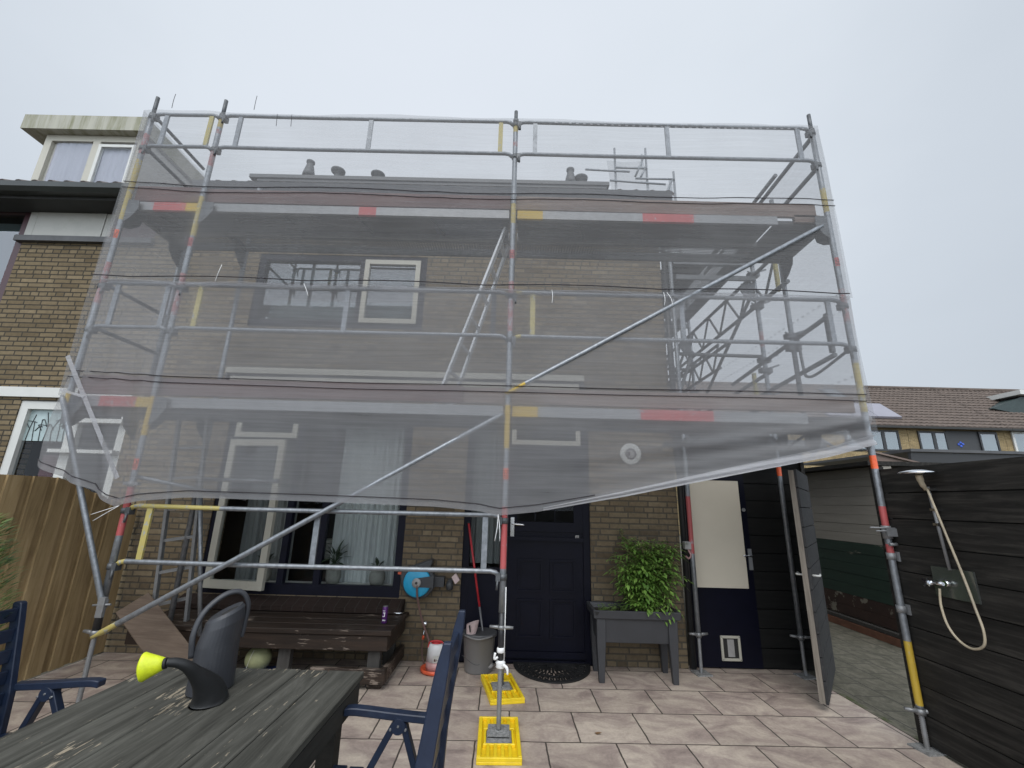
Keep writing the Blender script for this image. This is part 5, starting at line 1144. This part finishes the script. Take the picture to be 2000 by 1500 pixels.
b = MB(); b.prism([(-.392, 4.845, .44), (-.377, 4.842, .445), (-.367, 4.848, .385), (-.378, 4.85, .375)], (0, -.006, 0)); b.build('slot', 'rubber', bk)
mo = thing('mop', 'mop with a red and grey handle leaning from the bucket against the side light', 'mop', (-.22, 4.97, .05))
a, c = Vector((-.20, 4.97, .06)), Vector((-.475, 5.19, 1.40)); d = c - a
b = MB(); b.tube([a + d * .38, c], .0115, 12); b.build('red_handle', 'mop_red', mo); b = MB(); b.tube([a, a + d * .38], .0105, 12); b.build('grey_handle', 'mop_grey', mo)
b = MB(); b.tube([c - d * .006, c + d * .006], .013, 12); b.build('end_cap', 'black_steel', mo)
b = MB(); b.lathe([(.05, .03), (.07, .06), (.02, .12)], (-.20, 4.97, 0), 14); b.build('mop_head', 'lightgrey', mo)
# cast half round mat
mt = thing('door_mat', 'black half round cast rubber mat with scrollwork in front of the door', 'mat', (.46, 5.2, 0))
b = MB(); MX, MY, MA, MBb = .465, 5.20, .40, .50
def ell(a, r): return (MX + MA * r * math.cos(a), MY - MBb * r * math.sin(a))
N = 64
for k in range(N):
    a0, a1 = PI * k / N, PI * (k + 1) / N
    for r0, r1 in ((.90, 1.0), (.66, .69)):
        q = [ell(a0, r0), ell(a0, r1), ell(a1, r1), ell(a1, r0)]; b.prism([(x, y, .004) for x, y in q], (0, 0, .010))
b.box(MX - MA, MX + MA, MY - .012, MY + .05, .004, .013)
def strip(pts, w, mb):
    for i in range(len(pts) - 1):
        p, q = Vector((*pts[i], 0)), Vector((*pts[i + 1], 0)); dd = (q - p)
        if dd.length < 1e-5: continue
        mb.obox((p + q) / 2 + Vector((0, 0, .0082)), dd / 2 * 1.1, Vector((-dd.y, dd.x, 0)).normalized() * w / 2, Vector((0, 0, .0042)))
def petal(a, r0, r1, wd, w):
    pts = []
    for k in range(15):
        t = 2 * PI * k / 14; rr = (r0 + r1) / 2 - (r1 - r0) / 2 * math.cos(t); da = wd * math.sin(t) * (.5 + .5 * (rr - r0) / (r1 - r0)); pts.append(ell(a + da, rr))
    strip(pts, w, b)
for k in range(13): petal(PI * (k + .5) / 13, .14, .44, .085, .0075); strip([ell(PI * (k + .5) / 13, .18), ell(PI * (k + .5) / 13, .40)], .007, b)
for k in range(15): petal(PI * (k + .5) / 15, .44, .70, .10, .008)
for k in range(19):
    a = PI * (k + .5) / 19; petal(a, .68, .92, .07, .0085)
    pts = [ell(a + .06 * math.cos(t) + .09, .80 + .06 * math.sin(t)) for t in [i * .55 for i in range(10)]]; strip(pts, .0075, b)
for k in range(10): 
    a = PI * (k + .5) / 10; pts = [ell(a + .11 * math.cos(t), .57 + .07 * math.sin(t)) for t in [i * .5 for i in range(11)]]; strip(pts, .0075, b)
b.lathe([(.05, .004), (.05, .013)], (MX, MY - .05, 0), 20)
b.build('mat', 'rubber', mt)
# raised planter with tomato
pt = thing('raised_planter', 'anthracite plastic raised planter on splayed legs right of the door', 'planter', (1.24, 4.93, 0))
b = MB(); PX0, PX1, PY0, PY1 = .86, 1.66, 4.74, 5.12
def ring(z, g): return [(PX0 + g, PY0 + g, z), (PX1 - g, PY0 + g, z), (PX1 - g, PY1 - g, z), (PX0 + g, PY1 - g, z)]
rings = [ring(.34, .03), ring(.56, .005), ring(.56, -.022), ring(.635, -.03), ring(.635, 0.0), ring(.58, .02)]
vs = [p for r_ in rings for p in r_]; fs = []
for i in range(5):
    for k in range(4): fs.append((i * 4 + k, i * 4 + (k + 1) % 4, i * 4 + 4 + (k + 1) % 4, i * 4 + 4 + k))
fs.append((3, 2, 1, 0)); b.add(vs, fs); box_ = b.build('trough', 'planter', pt, bevel=.006)
b = MB(); b.box(PX0 + .02, PX1 - .02, PY0 + .02, PY1 - .02, .56, .585); b.build('soil', 'soil', pt)
for sx in (0, 1):
    for sy in (0, 1):
        xt = (PX0 + .005 if sx == 0 else PX1 - .095); yt = (PY0 - .002 if sy == 0 else PY1 - .078); xb_ = (PX0 + .02 if sx == 0 else PX1 - .075)
        b = MB(); vs = []
        for z, x0, w, y0, h in ((0.0, xb_, .052, yt + .012, .05), (.34, xt, .085, yt, .08), (.56, xt, .09, yt - .002, .08)): vs += [(x0, y0, z), (x0 + w, y0, z), (x0 + w, y0 + h, z), (x0, y0 + h, z)]
        b.add(vs, [(3, 2, 1, 0), (8, 9, 10, 11)] + [(i * 4 + k, i * 4 + (k + 1) % 4, i * 4 + 4 + (k + 1) % 4, i * 4 + 4 + k) for i in range(2) for k in range(4)]); b.build('leg', 'planter', pt, bevel=.004)
b = MB(); b.prism([(PX0 - .022, PY0 - .034, .628), (PX0 + .03, PY0 - .034, .628), (PX0 + .012, PY0 - .034, .598), (PX0 - .002, PY0 - .034, .598)], (0, .01, 0)); b.build('corner_notch', 'interior', pt)
tm = thing('tomato_plant', 'bushy green tomato plant growing in the raised planter', 'plant', (1.42, 4.93, .58))
b = MB(); lv = MB(); rnd = random.Random(11)
def compound(p, d, L_):
    p, d = Vector(p), Vector(d).normalized(); side = d.cross(Vector((0, 0, 1)))
    if side.length < .1: side = Vector((1, 0, 0))
    side.normalize(); pts = [p + d * L_ * t + Vector((0, 0, -.32 * L_ * t * t)) for t in (0, .25, .5, .75, 1)]; b.tube(pts, .0022, 5, rs=[.003, .0026, .0022, .0018, .001], caps=False)
    for i in (1, 2, 3):
        for s in (-1, 1):
            ln = L_ * rnd.uniform(.24, .46); leaf(lv, pts[i], d * .6 + side * s + Vector((0, 0, rnd.uniform(-.45, .4))), (0, 0, 1), ln, ln * rnd.uniform(.36, .55), rnd.randint(0, 1), .35)
    leaf(lv, pts[4], d + Vector((0, 0, -.5)), (0, 0, 1), L_ * .42, L_ * .2, rnd.randint(0, 1), .3)
stems = []
for k in range(22):
    x0, y0 = rnd.uniform(1.28, 1.62), rnd.uniform(4.84, 5.02); a = rnd.uniform(0, 2 * PI); ht = rnd.uniform(.38, .80) * (1 - 1.4 * abs(x0 - 1.44)); lean = rnd.uniform(.03, .34)
    tip = Vector((x0 + lean * math.cos(a) + .02, min(5.14, max(4.76, y0 + lean * .6 * math.sin(a))), .58 + ht)); mid = Vector((x0, y0, .58 + ht * .55)); P = curve([(x0, y0, .57), mid, tip], 8); b.tube(P, .006, 6, rs=[.007 * (1 - i / len(P) * .7) for i in range(len(P))]); stems.append(P)
for P in stems:
    for q in P[3::1]:
        for _ in range(4):
            if ((q.x - 1.48) / .40) ** 2 + ((q.z - .92) / .42) ** 2 > rnd.uniform(.8, 1.5): continue
            a = rnd.uniform(0, 2 * PI); compound(q, (math.cos(a) + .12, math.sin(a) * .8 - .15, rnd.uniform(-.1, .9)), rnd.uniform(.08, .17))
for q, d in (((1.7, 4.92, .93), (1, -.1, .35)), ((1.78, 4.92, .93), (1, -.1, -.2)), ((1.2, 4.9, 1.12), (-1, -.1, .3)), ((1.2, 4.9, .9), (-1, -.2, .2)), ((1.62, 4.84, .72), (.7, -.4, -.5)), ((1.55, 4.80, .70), (.3, -.8, -.4))):
    for f in (.5, .75, 1): compound(Vector((1.45, 4.93, q[2] - .1)).lerp(Vector(q), f), d, .13)
    b.tube([Vector((1.45, 4.93, q[2] - .1)), Vector(q)], .004, 6)
b.build('stem', 'stem', tm)
M['tomato2'] = leaf_mat('tomato_leaf_young', (.10, .20, .03), (.22, .36, .07))
lv.build('foliage', ['tomato', 'tomato2'], tm)
hb = thing('seedlings', 'small bright green seedlings at the left end of the planter', 'plant', (1.02, 4.9, .58))
b = MB()
for k in range(46):
    x, y = rnd.uniform(.92, 1.22), rnd.uniform(4.80, 5.04); h = rnd.uniform(.02, .06)
    for j in range(3): a = rnd.uniform(0, 2 * PI); leaf(b, (x, y, .585 + h), (math.cos(a), math.sin(a), .35), (0, 0, 1), rnd.uniform(.018, .034), .022)
    b.tube([(x, y, .58), (x, y, .585 + h)], .0015, 4, caps=False)
b.build('foliage', 'herb', hb)
# fallen leaf
dl = thing('fallen_leaf', 'single curled brown leaf lying on the patio slabs', 'leaf', (.69, 3.78, 0))
b = MB(); leaf(b, (.66, 3.80, .006), (1, -.35, .05), (0, 0, 1), .055, .034, 0, -.15); b.build('blade', 'copper_leaf', dl)
# plank leaning by the ladder
pk = thing('loose_plank', 'short brown plank leaning below the ladder at the left', 'plank', (-3.0, 4.2, 0))
b = MB(); A, B2 = Vector((-3.435, 4.40, .655)), Vector((-2.22, 3.88, .03)); d = (B2 - A); wv_ = Vector((.165, .06, .045)); wv_ = wv_ - d.normalized() * wv_.dot(d.normalized()); n = d.cross(wv_).normalized(); b.obox((A + B2) / 2, d / 2, wv_ * .82, n * .02); b.build('board', 'scaffplank', pk, bevel=.004)

# ------------------------------------------------------------------ table, chairs, watering can
tb = thing('wooden_table', 'weathered grey green wooden garden table in the foreground', 'table', (-1.25, 1.8, 0))
b = MB(); gx = [-1.86, -1.65, -1.44, -1.245, -1.09, -.945, -.755]
for i in range(6):
    bb = MB(); bb.box(gx[i] + .002, gx[i + 1] - .002, .9, 2.645 + .004 * math.sin(i * 3), .712 + .002 * (i % 2), .75 - .001 * (i % 3)); bb.build('plank', 'table', tb, bevel=.004)
b.box(-1.80, -.80, 2.54, 2.58, .61, .7105); b.box(-.80, -.76, .95, 2.60, .615, .7105); b.box(-1.84, -1.80, .95, 2.58, .61, .7105); b.build('apron', 'table_edge', tb)
for x in (-1.79, -.885):
    for y in (1.0, 2.44):
        b = MB(); b.box(x, x + .08, y, y + .085, 0, .61); b.build('leg', 'table_edge', tb)
wc = thing('watering_can', 'charcoal plastic watering can with a lime green rose on the table', 'watering can', (-1.26, 2.28, .75))
b = MB(); CX, CY = -1.395, 2.37
prof = [(.100, .752), (.103, .757), (.101, .80), (.096, .95), (.089, 1.03)]
rr = []
def tilt(p): # the top rim slopes up to the back right
    return p
n = 36; ringv = []
for r, z in prof + [(.083, 1.07), (.070, 1.085)]:
    rg = []
    for k in range(n):
        a = 2 * PI * k / n; x, y = r * math.cos(a) * .86, r * math.sin(a) * 1.12
        zz = z + (.035 * (x / .1) + .02 * (y / .1)) * max(0, (z - .93) / .14) if z > .93 else z
        rg.append(Vector((CX + x + (.012 if z > 1.0 else 0), CY + y, zz)))
    ringv.append(rg)
for i in range(len(ringv) - 1):
    for k in range(n): b.add([ringv[i][k], ringv[i][(k + 1) % n], ringv[i + 1][(k + 1) % n], ringv[i + 1][k]], [(0, 1, 2, 3)], 0, True)
b.add(ringv[0], [list(range(n))[::-1]]); 
top = ringv[-1]; ctr = sum(top, Vector()) / n; hole = [ctr + (p - ctr) * .52 + Vector((.012, .01, -.002)) for p in top]
for k in range(n): b.add([top[k], top[(k + 1) % n], hole[(k + 1) % n], hole[k]], [(0, 1, 2, 3)], 0, True)
b.build('body', 'can', wc)
b = MB(); b.add(hole, [list(range(n))]); b.add([h - Vector((0, 0, .03)) for h in hole], [list(range(n))]); b.build('opening', 'interior', wc)
b = MB(); hpts = curve([(CX - .066, CY - .080, .90), (CX - .074, CY - .084, 1.0), (CX - .06, CY - .055, 1.09), (CX - .01, CY + .0, 1.155), (CX + .040, CY + .052, 1.16), (CX + .068, CY + .083, 1.10), (CX + .068, CY + .080, 1.0), (CX + .066, CY + .076, .95)], 7); b.tube(hpts, .0135, 12, flat=[.75] * len(hpts)); b.build('handle', 'can', wc)
b = MB(); sp = curve([(-1.312, 2.235, .7512), (-1.312, 2.232, .765), (-1.312, 2.215, .80), (-1.318, 2.175, .85), (-1.332, 2.132, .895), (-1.348, 2.095, .932), (-1.375, 2.067, .953), (-1.405, 2.045, .960)], 6); m_ = len(sp)
b.tube(sp, .05, 24, rs=[interp(i / (m_ - 1), [0, .14, .28, .43, .57, .71, .85, 1], [.070, .066, .055, .038, .027, .021, .018, .016]) for i in range(m_)], flat=[interp(i / (m_ - 1), [0, .33, .6, 1], [1.25, 1.2, 1.05, 1]) for i in range(m_)])
for v in b.v: v.z = max(v.z, .7515)
b.build('spout', 'can_spout', wc)
b = MB(); rd = (Vector((-1.50, 2.02, .945)) - Vector((-1.40, 2.045, .958))).normalized(); q = rd.to_track_quat('Z', 'Y').to_matrix()
b.lathe([(.019, 0), (.030, .025), (.047, .065), (.052, .075), (.050, .082), (.03, .092), (.005, .096)], (-1.405, 2.046, .957), 26, rot=q, sx=.78, sy=1.05); b.build('rose', 'lime', wc)
b = MB(); b.lathe([(.020, -.004), (.022, .006)], (-1.405, 2.046, .957), 18, rot=q); b.build('collar', 'rubber', wc)

def chair(name, label, x, y0, y1, s, ztop, dx):
    # s = +1: back on the +x side, facing -x.  The back rises outwards from the seat.
    t = thing(name, label, 'chair', (x, (y0 + y1) / 2, 0), 'blue folding garden chairs at the table')
    def bx(z): return x + s * (interp(z, [0, .42, .62, 1.0, 1.12], [-.10, -.055, -.045, .01, .03]) + dx)
    for y in (y0, y1):
        b = MB(); P = [(bx(z), y, z) for z in (.16, .42, .62, .80, .96, 1.04, ztop)]
        w = [.030, .034, .034, .030, .027, .024, .016]
        for i in range(len(P) - 1):
            p, q2 = P[i], P[i + 1]
            b.add([(p[0] - w[i], p[1] - .018, p[2]), (p[0] + w[i], p[1] - .018, p[2]), (p[0] + w[i], p[1] + .018, p[2]), (p[0] - w[i], p[1] + .018, p[2]),
                   (q2[0] - w[i + 1], q2[1] - .018, q2[2]), (q2[0] + w[i + 1], q2[1] - .018, q2[2]), (q2[0] + w[i + 1], q2[1] + .018, q2[2]), (q2[0] - w[i + 1], q2[1] + .018, q2[2])],
                  [(0, 1, 5, 4), (1, 2, 6, 5), (2, 3, 7, 6), (3, 0, 4, 7)] + ([(3, 2, 1, 0)] if i == 0 else []) + ([(4, 5, 6, 7)] if i == len(P) - 2 else []))
        b.build('back_stile', 'chair', t, bevel=.004)
        b = MB(); yy = y + (.045 if y == y0 else -.045) * 0 + (-.03 if y == y0 else .03)
        A = curve([(bx(.64) - s * .01, yy, .640), (bx(.64) - s * .2, yy, .652), (bx(.64) - s * .40, yy, .668), (bx(.64) - s * .46, yy, .664)], 4)
        vs = [p + Vector((0, yy_, zz_)) for p in A for yy_, zz_ in ((-.026, -.016), (.026, -.016), (.026, .016), (-.026, .016))]; nA = len(A)
        b.add(vs, [(3, 2, 1, 0), tuple(range(4 * nA - 4, 4 * nA))] + [(4 * i + k, 4 * i + (k + 1) % 4, 4 * i + 4 + (k + 1) % 4, 4 * i + 4 + k) for i in range(nA - 1) for k in range(4)])
        b.build('armrest', 'chair', t, bevel=.004)
        px = bx(.64) - s * .20
        b = MB(); b.bar((px - s * .02, yy, .622), (px - s * .36, yy, .0), .03, .042, (0, 1, 0)); b.build('front_leg', 'chair', t, bevel=.003)
        b = MB(); b.bar((px + s * .02, yy + .002, .622), (px + s * .26, yy + .002, .0), .028, .042, (0, 1, 0)); b.build('rear_leg', 'chair', t, bevel=.003)
        b = MB(); b.lathe([(.032, -.028), (.032, .028)], (px, yy, .615), 18, rot=rx)
        b.build('pivot', 'chair', t)
        b = MB(); 
        for dxx, dz in ((0, .006), (-.035, -.008), (.035, -.008)): b.lathe([(.005, -.031), (.005, .031)], (px + dxx, yy, .612 + dz), 8, rot=rx)
        b.build('rivet', 'alu', t)
    for k in range(6):
        z = .50 + k * .098; b = MB(); b.obox((bx(z), (y0 + y1) / 2, z), (.011, 0, 0), (0, (y1 - y0) / 2 - .018, 0), (0, 0, .032)); b.build('back_slat', 'chair', t, bevel=.003)
    for k in range(6):
        xx = bx(.42) - s * (.06 + k * .075); b = MB(); b.obox((xx, (y0 + y1) / 2, .43 + .004 * k), (.032, 0, 0), (0, (y1 - y0) / 2 + .01, 0), (0, 0, .011)); b.build('seat_slat', 'chair', t, bevel=.003)
    return t
chair('garden_chair', 'navy plastic folding chair seen from the side at the right of the table', -.255, 1.86, 2.37, 1, 1.115, 0)
chair('garden_chair', 'navy plastic slatted chair at the left edge of the photo behind the table', -2.62, 2.05, 2.60, -1, 1.05, 0)

# ------------------------------------------------------------------ houses and shed in the distance on the right
def far_house(x0, x1, label, kind):
    t = thing('row_house', label, 'house', ((x0 + x1) / 2, 25, 0), 'houses of the row behind the gardens'); x0 += .01; x1 -= .01
    b = MB(); b.box(x0, x1, 25, 33, 0, 6.48); b.build('wall', 'brick_far', t)
    b = MB(); nc = 15
    for c in range(nc):
        za, zc = 6.42 + 3.40 * c / nc, 6.42 + 3.40 * (c + 1) / nc; ya, yc = 24.6 + 4.2 * c / nc, 24.6 + 4.2 * (c + 1) / nc
        nx = int((x1 - x0) / .30) * 3
        def fn(u, v, ya=ya, yc=yc, za=za, zc=zc): 
            h = .02 * math.sin(2 * PI * (x0 + (x1 - x0) * u) / .30) + .05 * (1 - v); return (x0 + (x1 - x0) * u, ya + (yc - ya) * v - h * .5, za + (zc - za) * v + h * .86)
        b.grid(fn, nx, 1, 0, True)
        b.box(x0, x1, ya - .01, ya + .03, za - .05, za + .025)
    b.build('roof', 'tiles_far', t)
    b = MB(); b.prism([(x0, 28.8, 9.78), (x0, 33.4, 6.4), (x0, 25.1, 6.4)], (x1 - x0, 0, 0)); b.box(x0, x1, 28.66, 28.95, 9.78, 9.91); b.build('ridge', 'tiles_far', t)
    b = MB(); b.box(x0, x1, 24.5, 24.62, 6.28, 6.40); b.build('gutter', 'soffit', t)
    return t
def fwin(t, x0, x1, z0, z1, cols, mat='darkframe', y=24.93):
    w = MB(); w.frame(x0, x1, z0, z1, y, y + .06, .10)
    for c in cols: w.box(c - .09, c + .09, y + .001, y + .06, z0 + .1, z1 - .1)
    o = w.build('window', mat, t); b = MB(); b.box(x0 + .1, x1 - .1, y + .03, y + .04, z0 + .1, z1 - .1); b.build('pane', 'glass_far', o); b = MB(); b.box(x0 + .1, x1 - .1, y + .05, y + .055, z0 + .1, z1 - .1); b.build('blind', 'curtain', o); return o
h1 = far_house(10.4, 16.5, 'tile roofed row house seen only through the net on the right', 1)
h2 = far_house(16.5, 22.65, 'row house with a roof window and solar panel just right of the scaffold', 2)
h3 = far_house(22.65, 28.2, 'row house with a plain tiled roof and dark clad upper wall', 3)
h4 = far_house(28.2, 34.5, 'row house at the right edge with a dark green roof dormer', 4)
fwin(h1, 11.5, 15.5, 5.0, 6.2, (13.4,)); fwin(h2, 19.0, 22.1, 5.0, 6.2, (21.2,))
fwin(h3, 23.2, 24.85, 5.0, 6.2, (24.1,))
b = MB(); b.box(24.85, 27.7, 24.93, 24.99, 4.6, 6.26); b.build('dark_cladding', 'darkcladding', h3)
fwin(h3, 26.6, 27.65, 4.95, 6.2, (), y=24.86)
b = MB()
for dx, dz in ((0, .1), (-.12, 0), (.12, .02), (0, -.1)): b.lathe([(.075, 0), (.06, .02), (.02, .03)], (25.5 + dx, 24.92, 5.48 + dz), 10, rot=rx)
b.build('blue_ornament', 'bluedot', h3)
w = MB(); w.frame(28.55, 31.5, 4.8, 6.3, 24.90, 24.97, .12); o = w.build('window', 'white', h4); b = MB(); b.box(28.67, 31.38, 24.94, 24.95, 4.92, 6.18); b.build('pane', 'glass_far', o); b = MB(); b.box(28.67, 31.38, 24.96, 24.965, 4.92, 6.18); b.build('blind', 'curtain', o)
def onroof(x, v): return (x, 24.6 + 4.2 * v, 6.42 + 3.40 * v)
def roofbox(t, name, x0, x1, v0, v1, hh, mat):
    nrm = Vector((0, -3.40, 4.2)).normalized(); b = MB(); p = [Vector(onroof(x0, v0)), Vector(onroof(x1, v0)), Vector(onroof(x1, v1)), Vector(onroof(x0, v1))]; b.prism([q + nrm * .04 for q in p], nrm * hh); return b.build(name, mat, t)
rw = roofbox(h2, 'roof_window', 20.2, 21.35, .52, .86, .12, 'darkframe'); roofbox(h2, 'roof_pane', 20.32, 21.15, .56, .83, .13, 'glass_far')
for k in range(3): roofbox(h2, 'solar_panel', 18.4 + k * 1.42, 19.79 + k * 1.42, .14, .46, .14, 'solar')
b = MB(); b.prism([(29.3, 26.2, 7.95), (31.5, 26.2, 7.5), (33.5, 26.2, 7.5), (33.5, 26.2, 8.8), (31.2, 26.2, 8.7)], (0, 2.5, 0)); b.build('roof_dormer', 'greendormer', h4)
b = MB(); b.box(30.9, 33.7, 25.9, 28.8, 8.82, 9.1); b.build('dormer_roof', 'white', h4)
ss = thing('dark_shed', 'low shed clad in dark boards beyond the black fence', 'shed', (9, 8.5, 0))
b = MB()
for k in range(13): z0 = .1 + k * .2; b.prism([(7.22, 8.0, z0), (7.22, 7.985, z0 + .196), (7.22, 8.05, z0 + .196), (7.22, 8.05, z0)], (8, 0, 0))
b.build('boards', 'darkcladding', ss); b = MB(); b.box(7.20, 15.3, 7.95, 11, 2.71, 2.76); b.build('roof', 'lead', ss)
b = MB(); b.prism([(6.45, 8.0, 2.1), (6.45, 8.0, 2.66), (7.6, 8.0, 2.4), (7.6, 8.0, 2.1)], (0, -.05, 0)); b.bar((6.4, 7.93, 2.70), (7.65, 7.93, 2.42), .03, .05, (0, 1, 0)); b.build('gable_board', 'toe', ss)
fence2 = thing('alley_fence', 'low dark board fence closing the far end of the alley', 'fence', (4, 13.9, 0))
b = MB()
for k in range(12): b.box(2.4 + k * .22, 2.61 + k * .22, 13.85, 13.88, 0, 1.9)
b.build('boards', 'blackwood', fence2)
